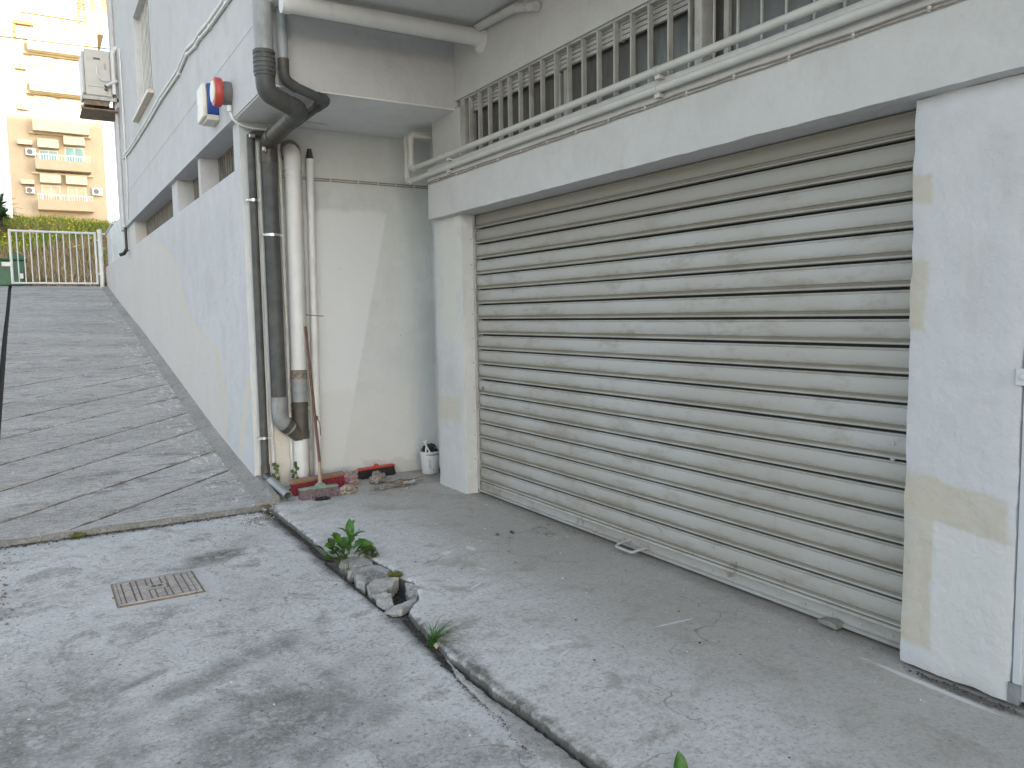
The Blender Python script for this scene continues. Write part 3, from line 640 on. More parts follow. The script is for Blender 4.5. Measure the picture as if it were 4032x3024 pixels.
for y in np.arange(2.1, 5.9, 0.16): m.lathe((3.288, y, 0.055), [(0.006, 0), (0.006, -0.003), (0.003, -0.005)], 'x', 8)
m.build('rivets', M['frame'], SH)['kind'] = 'stuff'
m = MB(); m.tube(fillet([(3.29, 3.965, 0.055), (3.20, 3.965, 0.045), (3.165, 3.955, 0.035), (3.165, 3.79, 0.035), (3.20, 3.78, 0.045), (3.29, 3.78, 0.055)], 0.02), 0.009, 10); m.build('handle', M['frame'], SH)
m = MB(); m.prism([(2.34, 0.014), (2.44, 0.018), (2.45, 0.034), (2.38, 0.044), (2.34, 0.036)], 'x', 3.215, 3.285); m.build('foot_bracket', M['louvre2'], SH, bevel=0.004)
for (y, z) in ((2.02, 0.91), (5.9, 0.92)):
    m = MB(); m.lathe((3.287, y, z), [(0.019, 0), (0.019, -0.006), (0.013, -0.008), (0.006, -0.004)], 'x', 16); m.build('lock', M['acdark'], SH)
m = MB(); m.lathe((3.287, 2.115, 0.945), [(0.010, 0), (0.007, -0.006)], 'x', 12); m.lathe((3.287, 2.118, 0.875), [(0.013, 0), (0.010, -0.006)], 'x', 12); m.build('bolts', M['frame'], SH)['kind'] = 'stuff'
m = MB(); m.box(3.262, 3.275, 5.972, 5.992, 0, 2.40); m.box(3.305, 3.33, 5.962, 5.992, 0, 2.40); m.build('guide_rail', M['frame'], SH, smooth=False)
m = MB()
for z in np.arange(0.3, 2.3, 0.21): m.lathe((3.245, 5.988, z), [(0.005, 0), (0.003, -0.004)], 'y', 8)
m.build('guide_screws', M['rust'], SH)['kind'] = 'stuff'

# grilled window above the lintel
GW = MB().box(3.30, 3.32, -1.0, 5.97, 2.855, 3.345).build('grille_window', M['dframe'], BLD, smooth=False)
for (a, b) in ((3.26, 4.60), (4.64, 5.93), (1.6, 3.12), (-0.8, 1.56)):
    m = MB(); m.box(3.268, 3.274, a+0.03, b-0.03, 2.87, 3.33); m.build('pane', M['glass'], GW, smooth=False)
    m = MB()
    for (p, q, r_, s_) in ((a, a+0.035, 2.856, 3.338), (b-0.035, b, 2.856, 3.338), (a+0.035, b-0.035, 2.856, 2.90), (a+0.035, b-0.035, 3.30, 3.338)): m.box(3.245, 3.29, p, q, r_, s_)
    m.build('sash_frame', M['louvre'], GW, smooth=False, bevel=0.003)
m = MB()
for k in range(4): m.box(3.215, 3.24, 3.27, 5.92, 3.222+k*0.030, 3.247+k*0.030)
for k in range(4):
    m.box(3.212, 3.243, 3.27+k*0.66, 3.29+k*0.66, 3.215, 3.338)
m.build('vent_louvre', M['louvre'], GW, smooth=False, bevel=0.004)
for y in [5.828, 5.673, 5.513, 5.348, 5.211, 5.059, 4.914, 4.765, 4.594, 4.441, 4.278, 4.116, 3.948, 3.789, 3.631, 3.464, 3.299]:
    m = MB(); m.box(3.165, 3.20, y-0.007, y+0.007, 2.845, 3.339); m.build('bar', M['frame'], GW, smooth=False, bevel=0.002)
for y in [3.12, 2.955, 2.80, 2.65, 2.49, 2.33, 2.17, 2.0, 1.84]:
    m = MB(); m.box(3.170, 3.182, y-0.006, y+0.006, 2.845, 3.339); m.build('bar', M['frame'], GW, smooth=False, bevel=0.002)
m = MB(); m.box(3.16, 3.24, 3.195, 3.25, 2.845, 3.339); m.box(3.16, 3.235, 5.90, 5.97, 2.845, 3.339); m.box(3.165, 3.21, 3.26, 5.90, 3.325, 3.339); m.build('grille_frame', M['frame'], GW, smooth=False, bevel=0.003)

# slot windows of the lower wall
for (a, b) in ((7.385, 9.10), (9.225, 10.64), (11.07, 15.31)):
    W = MB().box(1.90, 1.94, a+0.001, b-0.001, 2.88, 3.276).build('slot_window', M['black'], BLD, smooth=False)
    m = MB(); y = a+0.05
    while y < b-0.03:
        m.bar((1.845, y, 2.885), (1.845, y, 3.272), 0.02, 0.06, (0.5, 0.86, 0)); y += 0.115
    m.box(1.835, 1.86, a, b, 2.881, 2.90); m.box(1.835, 1.86, a, b, 3.255, 3.275); m.build('louvre', M['slotslat'], W, smooth=False)
# first-floor window
W = MB().box(1.700, 1.719, 11.905, 13.575, 4.655, 6.135).build('window', M['blind'], BLD, smooth=False)
m = MB()
for k in range(12): m.bar((1.693, 11.98+k*0.14, 4.67), (1.693, 11.98+k*0.14, 6.13), 0.012, 0.10, (0.2, 1, 0))
m.build('blind_slats', M['blind'], W, smooth=False)
m = MB(); m.box(1.52, 1.71, 11.82, 13.68, 4.60, 4.653); m.build('sill', M['sill'], W, smooth=False, bevel=0.006)
# metal door at the right edge
D = MB().box(3.175, 3.20, 0.36, 1.505, 0.03, 2.396).build('metal_door', M['doorm'], BLD, smooth=False, bevel=0.003)
m = MB(); m.box(3.155, 3.195, 1.487, 1.517, 0.10, 2.397); m.build('door_frame', M['doorm'], D, smooth=False, bevel=0.004)
m = MB(); m.box(3.143, 3.150, 1.47, 1.542, 1.254, 1.318); m.lathe((3.143, 1.515, 1.287), [(0.012, 0), (0.012, -0.006), (0.005, -0.009)], 'x', 12); m.build('hinge_plate', M['doorm'], D, bevel=0.002)
m = MB(); m.box(3.152, 3.175, 1.49, 1.53, 0.02, 0.10); m.build('door_foot', M['galv'], D, smooth=False)

# ================================================================== PIPES AND CABLES
GP = thing('drainpipe', (1.86, 7.10, 0.5), 'thick dark grey drainpipe bending under the overhang, with silver clamps', 'drainpipe')
x1, y1 = 1.556, 5.955
m = MB(); m.tube([(x1, y1, 5.6), (x1, y1, 3.48)], 0.069, 24); m.build('upper_pipe', M['pvc_pale'], GP)
m = MB()
for k in range(5): m.tube([(x1, y1, 3.475-k*0.032), (x1, y1, 3.452-k*0.032)], 0.079-0.001*(k % 2), 24)
m.tube([(x1, y1, 3.48), (x1, y1, 3.30)], 0.074, 24); m.build('coupling', M['pvc_grey'], GP)
pathA = fillet([(x1, y1, 3.32), (x1+0.003, y1+0.0, 3.19), (1.83, 6.12, 3.135)], 0.12, 8)
m = MB(); m.tube(pathA, 0.069, 24); m.build('elbow', M['pvc_grey'], GP)
pathB = fillet([(1.77, 6.08, 3.148), (1.85, 6.13, 3.13), (1.857, 6.30, 3.12)], 0.07, 6); m = MB(); m.tube(pathB, 0.073, 24); m.build('elbow', M['pvc_grey'], GP)
m = MB(); m.tube([(1.857, 6.26, 3.122), (1.86, 7.02, 3.09)], 0.067, 24); m.tube([(1.857, 6.28, 3.121), (1.857, 6.33, 3.119)], 0.076, 24); m.build('sloping_pipe', M['pvc_wye'], GP)
m = MB(); m.tube(fillet([(1.859, 6.90, 3.096), (1.86, 7.10, 3.085), (1.86, 7.10, 2.90)], 0.13, 8), 0.073, 24); m.build('elbow', M['pvc_dark'], GP)
m = MB(); m.tube([(1.86, 7.10, 2.92), (1.86, 7.10, 0.80)], 0.067, 24); m.build('pipe', M['pvc_grey'], GP)
m = MB(); m.tube([(1.86, 7.10, 0.85), (1.86, 7.10, 0.74)], 0.074, 24); m.tube(fillet([(1.86, 7.10, 0.76), (1.86, 7.10, 0.64), (1.96, 7.115, 0.55)], 0.08, 6), 0.069, 24); m.build('socket_elbow', M['pvc_mid'], GP)
m = MB(); m.tube([(1.90, 7.105, 0.605), (2.055, 7.135, 0.465)], 0.068, 24); m.tube([(1.91, 7.108, 0.596), (1.945, 7.113, 0.565)], 0.076, 24); m.build('branch', M['pvc_wye'], GP)
def clamp(parent, x, y, z, r):
    m = MB(); m.tube([(x, y, z-0.011), (x, y, z+0.011)], r+0.006, 24)
    m.bar((x-r-0.024, y-0.01, z), (x-r+0.004, y-0.01, z), 0.03, 0.02); m.bar((x+r-0.004, y-0.01, z), (x+r+0.024, y-0.01, z), 0.03, 0.02)
    m.build('clamp', M['steel'], parent)
clamp(GP, 1.86, 7.10, 2.28, 0.067)
m = MB(); m.box(1.785, 1.815, 7.00, 7.03, 2.98, 3.02); m.build('clamp_buckle', M['steel'], GP, bevel=0.003)

SP = thing('drainpipe', (1.725, 7.15, 0.0), 'thin grey drainpipe at the wall corner ending in a floor outlet', 'drainpipe')
m = MB(); m.tube([(1.688, 5.975, 5.6), (1.70, 5.975, 3.44)], 0.037, 20); m.build('upper_pipe', M['pvc_pale'], SP)
m = MB(); m.tube([(1.70, 5.975, 3.45), (1.70, 5.975, 3.37)], 0.041, 20); m.build('coupling', M['pvc_wye'], SP)
m = MB(); m.tube(fillet([(1.70, 5.975, 3.40), (1.705, 5.975, 3.30), (1.80, 6.0, 3.262)], 0.08, 6), 0.039, 20); m.build('elbow', M['pvc_grey'], SP)
m = MB(); m.tube([(1.78, 5.995, 3.27), (2.0, 6.06, 3.222)], 0.035, 20); m.build('pipe', M['pvc_grey'], SP)
m = MB(); m.tube(fillet([(1.97, 6.05, 3.228), (2.05, 6.08, 3.218), (2.03, 6.24, 3.205)], 0.05, 6), 0.041, 20); m.build('elbow', M['pvc_grey'], SP)
m = MB(); m.tube(fillet([(2.035, 6.2, 3.207), (1.985, 6.95, 3.17), (1.93, 7.17, 3.16), (1.74, 7.17, 3.15), (1.725, 7.16, 3.08)], 0.08, 6), 0.034, 20); m.build('sloping_pipe', M['pvc_dark'], SP)
m = MB(); m.tube([(1.723, 7.15, 3.14), (1.725, 7.15, 0.20)], 0.034, 20); m.build('pipe', M['pvc_grey'], SP)
m = MB(); m.tube(fillet([(1.725, 7.15, 0.24), (1.725, 7.15, 0.135), (1.74, 7.02, 0.115)], 0.05, 6), 0.039, 20); m.build('elbow', M['pvc_dark'], SP)
m = MB(); m.hollow([(1.733, 7.08, 0.124), (1.775, 6.62, 0.048)], 0.038, 0.004, 24); m.build('outlet', M['pvc_mid'], SP)
clamp(SP, 1.724, 7.15, 2.58, 0.034); clamp(SP, 1.725, 7.15, 0.485, 0.034)
m = MB(); m.box(1.70, 1.748, 7.08, 7.11, 3.105, 3.135); m.build('clamp_buckle', M['steel'], SP, bevel=0.003)

WP = thing('soil_pipe', (2.06, 7.14, 0), 'thick white soil pipe with grey couplings beside the brooms', 'pipe')
m = MB(); m.tube([(2.06, 7.14, 1.08), (2.075, 7.14, 2.90)], 0.069, 24); m.build('pipe', M['paintpipe'], WP)
m = MB(); m.tube([(2.06, 7.14, 1.075), (2.06, 7.14, 1.00)], 0.074, 24); m.build('torn_collar', M['brownish'], WP)
m = MB(); m.tube([(2.059, 7.14, 1.04), (2.057, 7.14, 0.79)], 0.0715, 24); m.build('coupling', M['pvc_mid'], WP)
m = MB(); m.tube([(2.058, 7.14, 0.925), (2.058, 7.14, 0.885)], 0.0775, 24); m.build('coupling_ring', M['pvc_pale'], WP)
m = MB(); m.tube([(2.057, 7.14, 0.80), (2.055, 7.14, 0.46)], 0.070, 24); m.tube([(2.057, 7.14, 0.775), (2.057, 7.14, 0.745)], 0.077, 24); m.tube([(2.055, 7.14, 0.52), (2.055, 7.14, 0.45)], 0.077, 24); m.tube([(2.056, 7.14, 0.715), (2.056, 7.14, 0.70)], 0.075, 24); m.build('branch_fitting', M['pvc_wye'], WP)
m = MB(); m.tube([(2.053, 7.14, 0.46), (2.045, 7.14, 0.0)], 0.068, 24); m.build('lower_pipe', M['paintpipe'], WP)
m = MB(); m.tube(fillet([(2.075, 7.14, 2.88), (2.076, 7.14, 3.01), (2.08, 7.24, 3.05)], 0.08, 8), 0.074, 24); m.tube([(2.074, 7.14, 2.885), (2.074, 7.14, 2.862)], 0.078, 24); m.tube([(2.074, 7.14, 2.83), (2.074, 7.14, 2.815)], 0.076, 24); m.build('elbow', M['paintpipe'], WP)
m = MB(); m.lathe((2.08, 7.237, 3.045), [(0.102, 0.0), (0.10, -0.03), (0.085, -0.05), (0.07, -0.056)], 'y', 18)
m.v = [tuple(Vector(v)+noise.noise_vector(Vector(v)*30)*0.012) for v in m.v]; m.build('mortar_collar', M['brownish'], WP)
TP = thing('vent_pipe', (2.22, 7.19, 0), 'slim white pipe with dark conical cap on the alcove wall', 'pipe')
m = MB(); m.tube([(2.215, 7.19, 0), (2.25, 7.19, 2.98)], 0.034, 20); m.tube([(2.25, 7.19, 2.94), (2.25, 7.19, 2.985)], 0.038, 20); m.build('pipe', M['paintpipe'], TP)
m = MB(); m.tube([(2.25, 7.19, 2.985), (2.25, 7.19, 3.075)], [0.036, 0.019], 14); m.build('cap', M['pvc_dark'], TP)
m = MB(); m.tube([(2.15, 7.225, 1.585), (2.185, 7.16, 1.572), (2.27, 7.15, 1.568), (2.335, 7.232, 1.565)], 0.004, 6); m.build('tie_wire', M['rust'], TP)
for (x, xb, lab) in ((1.80, 1.815, 'thin white conduit between the two grey drainpipes'), (1.985, 1.985, 'thin white conduit just left of the soil pipe'), (2.165, 2.155, 'thin grey-white conduit between soil pipe and vent pipe')):
    m = MB(); m.tube([(xb, 7.215, 0.0), (x, 7.215, 3.1)], 0.017, 12); o = m.build('conduit', M['paintpipe'] if x < 2.1 else M['louvre']); tag(o, lab, 'conduit', 'conduits on the alcove wall')

# cable bundle across the alcove wall
CB = thing('cable_bundle', (2.8, 7.22, 2.8), 'flat bundle of brown cables clipped across the alcove wall', 'cable')
for k in range(2):
    m = MB(); m.tube([(1.95+0.1*i, 7.231, 2.808+k*0.019-0.002*i*0.0+0.004*nz(i*0.4, k, 0)) for i in range(16)], 0.005, 6); m.build('cable', M['cable'], CB)
for x in (2.45, 2.72, 2.92, 3.1, 3.3):
    m = MB(); m.box(x-0.008, x+0.008, 7.226, 7.237, 2.802, 2.836); m.build('clip', M['beampipe'], CB, smooth=False, bevel=0.003)
# two supply pipes along the lintel
for (z, ye, lab) in ((2.882, 6.725, 'upper of two painted supply pipes running along the garage lintel'), (2.782, 6.812, 'lower of two painted supply pipes running along the garage lintel')):
    T = thing('supply_pipe', (3.045, 4, z), lab, 'pipe', 'supply pipes on the lintel')
    m = MB(); m.tube([(3.047, -3, z), (3.047, ye-0.07, z)], 0.0225, 16); m.build('pipe', M['beampipe'], T)
    m = MB(); m.tube(fillet([(3.043, ye-0.09, z), (3.043, ye, z), (3.043, ye, z+0.09)], 0.05, 6), 0.031, 16); m.build('elbow', M['beampipe'], T)
    m = MB(); m.tube([(3.043, ye, z+0.07), (3.043, ye, 3.13)], 0.025, 16); m.build('riser', M['beampipe'], T)
    m = MB(); m.tube(fillet([(3.043, ye, 3.11), (3.043, ye, 3.19), (3.13, ye, 3.19)], 0.05, 6), 0.031, 16); m.build('elbow', M['beampipe'], T)
    m = MB(); m.tube([(3.11, ye, 3.19), (3.48, ye, 3.19)], 0.025, 16); m.build('inlet', M['beampipe'], T)
    for y in (6.0, 3.42, 1.6):
        m = MB(); m.tube([(3.047, y-0.012, z), (3.047, y+0.012, z)], 0.026, 16); m.box(3.043, 3.09, y-0.02, y+0.02, z-0.045, z-0.022); m.build('clip', M['beampipe'], T)
CB2 = thing('cable_bundle', (3.07, 4, 2.71), 'pair of brown cables clipped along the lintel under the supply pipes', 'cable')
for k in range(2):
    m = MB(); m.tube([(3.070, -2+0.09*i, 2.708+k*0.017+0.002*nz(i*0.35, k, 0)+0.002*math.sin(i*1.3+k)) for i in range(95)], 0.0042, 6); m.build('cable', M['cable'], CB2)
for y in np.arange(0.2, 6.4, 0.335):
    m = MB(); m.box(3.067, 3.078, y-0.007, y+0.007, 2.701, 2.731); m.build('clip', M['lintel'], CB2, smooth=False, bevel=0.003)
# waste pipe under the soffit, stub near the ceiling
T = thing('waste_pipe', (2.4, 5.6, 3.72), 'fat white waste pipe hung under the soffit above the alcove', 'pipe')
m = MB(); m.tube([(1.64, 5.615, 3.715), (3.16, 5.58, 3.715)], 0.063, 24); m.build('pipe', M['paintpipe'], T)
m = MB(); m.tube([(1.60, 5.616, 3.715), (1.66, 5.614, 3.715)], 0.070, 24); m.build('end_cap', M['paintpipe'], T)
m = MB(); m.lathe((3.149, 5.58, 3.70), [(0.10, 0), (0.08, -0.02), (0.066, -0.03)], 'x', 16); m.v = [tuple(Vector(v)+noise.noise_vector(Vector(v)*25)*0.012) for v in m.v]; m.build('mortar_collar', M['soffit'], T)
T = thing('pipe_stub', (3.1, 4.8, 3.7), 'short capped white pipe stub on the wall under the soffit', 'pipe')
m = MB(); m.tube([(3.105, 5.6, 3.78), (3.105, 5.0, 3.745), (3.11, 4.72, 3.665)], 0.032, 16); m.build('pipe', M['lintel'], T)
for (y, z) in ((4.97, 3.737), (4.83, 3.697)):
    m = MB(); m.tube([(3.108, y-0.01, z-0.003), (3.108, y+0.01, z+0.003)], 0.038, 16); m.build('strap', M['lintel'], T)
# thin lamp lead under the lower soffit
m = MB(); m.tube([(2.0, 6.9, 3.268), (2.15, 6.98, 3.26), (2.36, 7.0, 3.266)], 0.009, 8); o = m.build('ceiling_cable', M['beampipe']); tag(o, 'short white cable stub under the low alcove ceiling', 'cable')
# cable on the upper facade
T = thing('facade_cable', (1.58, 12, 4.35), 'twin white cables sagging along the upper facade past the window', 'cable')
CP = [(15.83, 4.464), (14.83, 4.404), (13.46, 4.377), (12.2, 4.368), (11.07, 4.373), (9.69, 4.332), (9.14, 4.387), (8.64, 4.328), (8.39, 4.332), (7.91, 4.29), (7.2, 4.262), (6.4, 4.23)]
m = MB(); m.tube([(1.575, y, z+0.012) for y, z in CP], 0.018, 8); m.build('cable', M['paintpipe'], T)
m = MB(); m.tube([(1.582, y+0.05, z-0.03) for y, z in CP], 0.016, 8); m.build('cable', M['paintpipe'], T)
for (y, z) in CP[1:-1]:
    m = MB(); m.box(1.565, 1.60, y-0.03, y+0.03, z-0.05, z-0.02); m.build('clip', M['paintpipe'], T, smooth=False)
# downpipe at the far end of the facade with a black end
T = thing('facade_downpipe', (1.56, 16.3, 2.8), 'narrow white downpipe at the far wall end with black hose tail', 'drainpipe')
m = MB(); m.tube([(1.57, 16.35, 9), (1.57, 16.35, 3.27)], 0.035, 12); m.build('pipe', M['wall'], T)
m = MB(); m.tube([(1.60, 16.35, 3.27), (1.60, 16.36, 2.86)], 0.024, 10); m.tube([(1.60, 16.36, 2.87), (1.56, 16.45, 2.80), (1.50, 16.5, 2.78)], 0.034, 10); m.tube([(1.6, 16.3, 2.83), (1.6, 16.0, 2.82)], 0.008, 6); m.build('hose_tail', M['black'], T)
m = MB(); m.tube([(1.575, 15.4, 6.2), (1.578, 15.4, 4.1), (1.58, 15.5, 3.7), (1.59, 15.75, 3.35)], 0.014, 8); o = m.build('facade_conduit', M['paintpipe']); tag(o, 'thin vertical white conduit below the air conditioner', 'conduit')

# ================================================================== ALARM BOXES
T = thing('alarm_box', (1.55, 7.9, 3.36), 'cream and blue alarm siren box on the upper wall', 'alarm')
m = MB(); m.prism([(7.76, 3.40), (8.06, 3.385), (8.08, 3.45), (8.05, 3.70), (7.79, 3.71), (7.76, 3.64)], 'x', 1.46, 1.50); m.build('cover', M['cream'], T, bevel=0.015)
m = MB(); m.box(1.50, 1.60, 7.76, 8.05, 3.43, 3.705); m.build('housing', M['blue'], T, bevel=0.01)
m = MB(); m.box(1.49, 1.60, 7.765, 8.05, 3.375, 3.427); m.build('base', M['cream'], T, bevel=0.008)
T = thing('siren', (1.5, 7.3, 3.5), 'round red siren with dark grey base beside the alarm box', 'alarm')
m = MB(); m.lathe((1.60, 7.28, 3.50), [(0.098, 0), (0.100, -0.03), (0.097, -0.078)], 'x', 28); m.build('base', M['acdark'], T)
m = MB(); m.lathe((1.52, 7.28, 3.50), [(0.118, 0), (0.122, -0.012), (0.122, -0.05), (0.112, -0.063), (0.09, -0.066)], 'x', 32); m.build('ring', M['sirenred'], T)
m = MB(); m.lathe((1.456, 7.28, 3.50), [(0.092, 0), (0.088, -0.010), (0.04, -0.016)], 'x', 28); m.build('lens', M['cream'], T)
m = MB(); m.lathe((1.572, 7.22, 3.385), [(0.022, 0), (0.022, -0.05), (0.014, -0.055)], 'z', 12); m.build('gland', M['paintpipe'], T)
m = MB(); m.tube(fillet([(1.572, 7.22, 3.335), (1.60, 7.20, 3.25), (1.72, 7.17, 3.20), (1.88, 7.16, 3.20)], 0.08, 6), 0.012, 10); m.build('lead', M['paintpipe'], T)

# ================================================================== AIR CONDITIONER
T = thing('air_conditioner', (1.3, 16.5, 5.5), 'grey outdoor air conditioner on wall brackets with insulated pipes', 'air conditioner')
m = MB(); m.box(1.08, 1.50, 16.2, 17.05, 5.57, 6.37); m.build('casing', M['acwhite'], T, bevel=0.02)
m = MB(); m.box(1.035, 1.078, 16.23, 17.03, 5.60, 6.33); m.build('front_grille', M['acwhite'], T, bevel=0.02)
m = MB(); m.box(1.11, 1.475, 16.188, 16.199, 5.72, 6.30); m.build('service_panel', M['acwhite'], T, bevel=0.004)
m = MB(); m.box(1.22, 1.33, 16.178, 16.187, 6.19, 6.225); m.build('grip', M['acdark'], T)
m = MB(); m.box(1.385, 1.425, 16.180, 16.187, 6.03, 6.14); m.build('rating_plate', M['galv'], T)
m = MB()
for z in (5.75, 5.69): m.lathe((1.40, 16.187, z), [(0.028, 0), (0.022, -0.05), (0.012, -0.06)], 'y', 12)
m.build('valves', M['acdark'], T)
m = MB(); m.tube(fillet([(1.27, 16.15, 6.05), (1.27, 16.14, 5.92), (1.33, 16.13, 5.82), (1.45, 16.13, 5.84), (1.58, 16.18, 5.80)], 0.08), 0.011, 8); m.build('lead', M['paintpipe'], T)
m = MB(); m.tube(fillet([(1.41, 16.13, 5.74), (1.5, 16.1, 5.80), (1.585, 16.1, 5.84)], 0.05), 0.028, 10); m.build('pipe_sleeve', M['gate'], T)
m = MB(); m.tube(fillet([(1.53, 16.13, 5.60), (1.53, 16.13, 6.32), (1.585, 16.13, 6.42), (1.66, 16.13, 6.42)], 0.09), 0.035, 12); m.build('insulated_pipe', M['paintpipe'], T)
m = MB()
for y in (16.22, 16.95): m.box(1.03, 1.60, y, y+0.04, 5.50, 5.565); m.box(1.57, 1.60, y, y+0.04, 5.40, 6.45)
m.build('bracket', M['galv'], T, smooth=False)
m = MB(); m.box(1.00, 1.58, 16.2, 17.05, 5.32, 5.345); m.box(1.05, 1.45, 16.25, 17.0, 5.41, 5.498); m.build('drip_tray', M['rust'], T, smooth=False)

# ================================================================== ALCOVE CLUTTER
def bristles(m, a, b, back, n, h, spread, down=None, rows=3, th=0.010):
    a, b = Vector(a), Vector(b)
    for r_ in range(rows):
        for i in range(n):
            t = (i+0.5)/n; p = a.lerp(b, t) + Vector(back)*(r_/(max(1, rows-1))-0.5)
            d = Vector(down) if down else Vector((0, 0, -1))
            d = d + (b-a).normalized()*spread*(t-0.5)*0.6 + Vector(back).normalized()*(r_/(max(1, rows-1))-0.5)*spread*1.5 + Vector((random.uniform(-1, 1), random.uniform(-1, 1), 0))*0.07
            q = p + d.normalized()*h*random.uniform(0.94, 1.04)
            m.tube([p, (p+q)/2, q], [th*0.75, th, th*1.15], 6)
B = thing('push_broom', (2.05, 6.64, 0), 'push broom with long brown handle, worn green head and dusty purple bristles', 'broom')
m = MB(); m.tube([(2.075, 6.675, 0.30), (2.12, 7.085, 1.47)], [0.0135, 0.012], 12); m.build('handle', M['wood'], B)
m = MB(); m.tube([(2.062, 6.645, 0.10), (2.077, 6.69, 0.335)], [0.017, 0.015], 12); m.build('handle_socket', M['woodpale'], B)
m = MB(); m.lathe((2.125, 6.88, 0.66), [(0.006, -0.022), (0.015, -0.015), (0.016, 0.012), (0.007, 0.022)], 'z', 10); m.tube([(2.12, 6.88, 0.66), (2.15, 6.87, 0.62), (2.155, 6.87, 0.50)], 0.004, 6); m.build('hanging_loop', M['wood'], B)
m = MB(); m.prism([(1.875, 0.078), (2.215, 0.078), (2.215, 0.092), (2.11, 0.098), (2.085, 0.125), (2.04, 0.125), (2.015, 0.098), (1.875, 0.092)], 'y', 6.60, 6.665); m.build('head', M['green'], B, bevel=0.004)
m = MB(); bristles(m, (1.885, 6.632, 0.082), (2.205, 6.632, 0.082), (0, 0.055, 0), 34, 0.084, 0.30, rows=5, th=0.0075); m.build('bristles', M['purple'], B)
B = thing('broom_head', (2.13, 6.85, 0), 'wide crimson broom head with wooden back leaning on its side', 'broom')
m = MB(); m.bar((1.855, 6.835, 0.118), (2.395, 6.985, 0.112), 0.07, 0.024, (0, -0.25, 1)); m.build('head', M['woodblock'], B, bevel=0.004)
m = MB(); bristles(m, (1.87, 6.838, 0.11), (2.38, 6.978, 0.105), (-0.012, 0.045, 0.0), 30, 0.112, 0.12, (0.03, -0.30, -1), 4, 0.0075); m.build('bristles', M['crimson'], B)
B = thing('broom_head', (2.79, 7.19, 0), 'black-bristled brush head with red plastic back by the alcove wall', 'broom')
m = MB(); m.bar((2.60, 7.155, 0.088), (2.985, 7.205, 0.088), 0.055, 0.018, (0, -0.1, 1)); m.tube([(2.79, 7.18, 0.09), (2.793, 7.185, 0.125)], [0.022, 0.019], 12); m.build('head', M['red'], B, bevel=0.005)
m = MB(); bristles(m, (2.61, 7.155, 0.082), (2.975, 7.20, 0.082), (-0.006, 0.045, 0), 32, 0.082, 0.34, rows=5, th=0.0075); m.build('bristles', M['blackb'], B)
def crumple(name, c, r, mat, label, cat, seed, sq=(1, 1, 0.6), fold=0.45, freq=2.6):
    m = MB(); rows = []
    for i in range(19):
        th = math.pi*i/18; row = []
        for j in range(29):
            ph = 2*math.pi*(j % 28)/28; d = Vector((math.sin(th)*math.cos(ph), math.sin(th)*math.sin(ph), math.cos(th)))
            k = 1+fold*noise.noise(d*freq+Vector((seed, 0, 0)))+fold*0.6*abs(noise.noise(d*freq*2.7+Vector((0, seed, 0))))
            p = Vector((d.x*sq[0], d.y*sq[1], d.z*sq[2]))*r*k; row.append((c[0]+p.x, c[1]+p.y, max(0.002, c[2]+p.z)))
        rows.append(row)
    m.grid(rows); o = m.build(name, mat); return tag(o, label, cat)
crumple('crumpled_cloth', (2.44, 6.95, 0.055), 0.062, M['cloth'], 'crumpled pinkish plastic cloth at the end of the crimson broom', 'cloth', 3, (1, 0.8, 1.1), 0.7, 3.2)
crumple('rag', (2.29, 6.62, 0.03), 0.055, M['rag'], 'dirty twisted rag lying right of the green broom head', 'rag', 9, (1.5, 0.7, 0.7), 0.7, 3.0)
crumple('rag', (2.04, 6.52, 0.008), 0.045, M['black'], 'black scrap of rag in front of the purple bristles', 'rag', 14, (1.2, 0.7, 0.3), 0.8, 3.0)
def rubble(c, r, seed, sq, label):
    o = crumple('rubble', c, r, M['rubble'], label, 'rubble', seed, sq, 0.5, 1.8)
    o['group'] = 'rubble swept into the alcove'
    me = o.data
rubble((2.68, 6.87, 0.045), 0.065, 4, (1.0, 0.8, 0.9), 'upright lump of broken concrete below the black brush')
rubble((2.73, 6.62, 0.018), 0.055, 24, (1.7, 0.6, 0.45), 'long flat piece of broken plaster among the twigs')
rubble((2.56, 6.62, 0.012), 0.036, 34, (1.2, 0.8, 0.5), 'small brownish stone at the left end of the rubble')
rubble((2.60, 6.57, 0.010), 0.030, 44, (1.0, 0.8, 0.5), 'pale rounded pebble in front of the rubble')
T = thing('twig_pile', (2.85, 6.62, 0), 'loose pile of dry twigs beside the rubble', 'twigs')
for k in range(13):
    a = Vector((2.78+random.uniform(-0.15, 0.14), 6.62+random.uniform(-0.09, 0.12), 0.008+random.uniform(0, 0.03))); an = random.uniform(-0.9, 0.5); l = random.uniform(0.10, 0.26)
    b = a+Vector((math.cos(an)*l, math.sin(an)*l, random.uniform(-0.005, 0.03))); mid = (a+b)/2+Vector((0.01, random.uniform(-0.02, 0.02), 0.01))
    m = MB(); m.tube([a, mid, b], [0.004, 0.0035, 0.002], 6); m.build('twig', M['twig'], T)
T = thing('paper_scrap', (2.88, 6.62, 0), 'torn scrap of white paper on the twigs', 'paper')
MB().grid([[(2.80+0.05*i+0.012*j, 6.60+0.04*j, 0.012+0.03*abs(nz(i, j, 2, 0.8))+0.004*j) for j in range(4)] for i in range(4)]).build('sheet', M['paper'], T)
BK = thing('bucket', (3.295, 7.03, 0), 'dirty white paint bucket with black rag in the alcove corner', 'bucket')
m = MB(); m.lathe((3.295, 7.03, 0), [(0.078, 0.001), (0.082, 0.006), (0.094, 0.205), (0.099, 0.207), (0.099, 0.222), (0.093, 0.222), (0.090, 0.20), (0.079, 0.02)], 'z', 32); m.build('body', M['bucket'], BK)
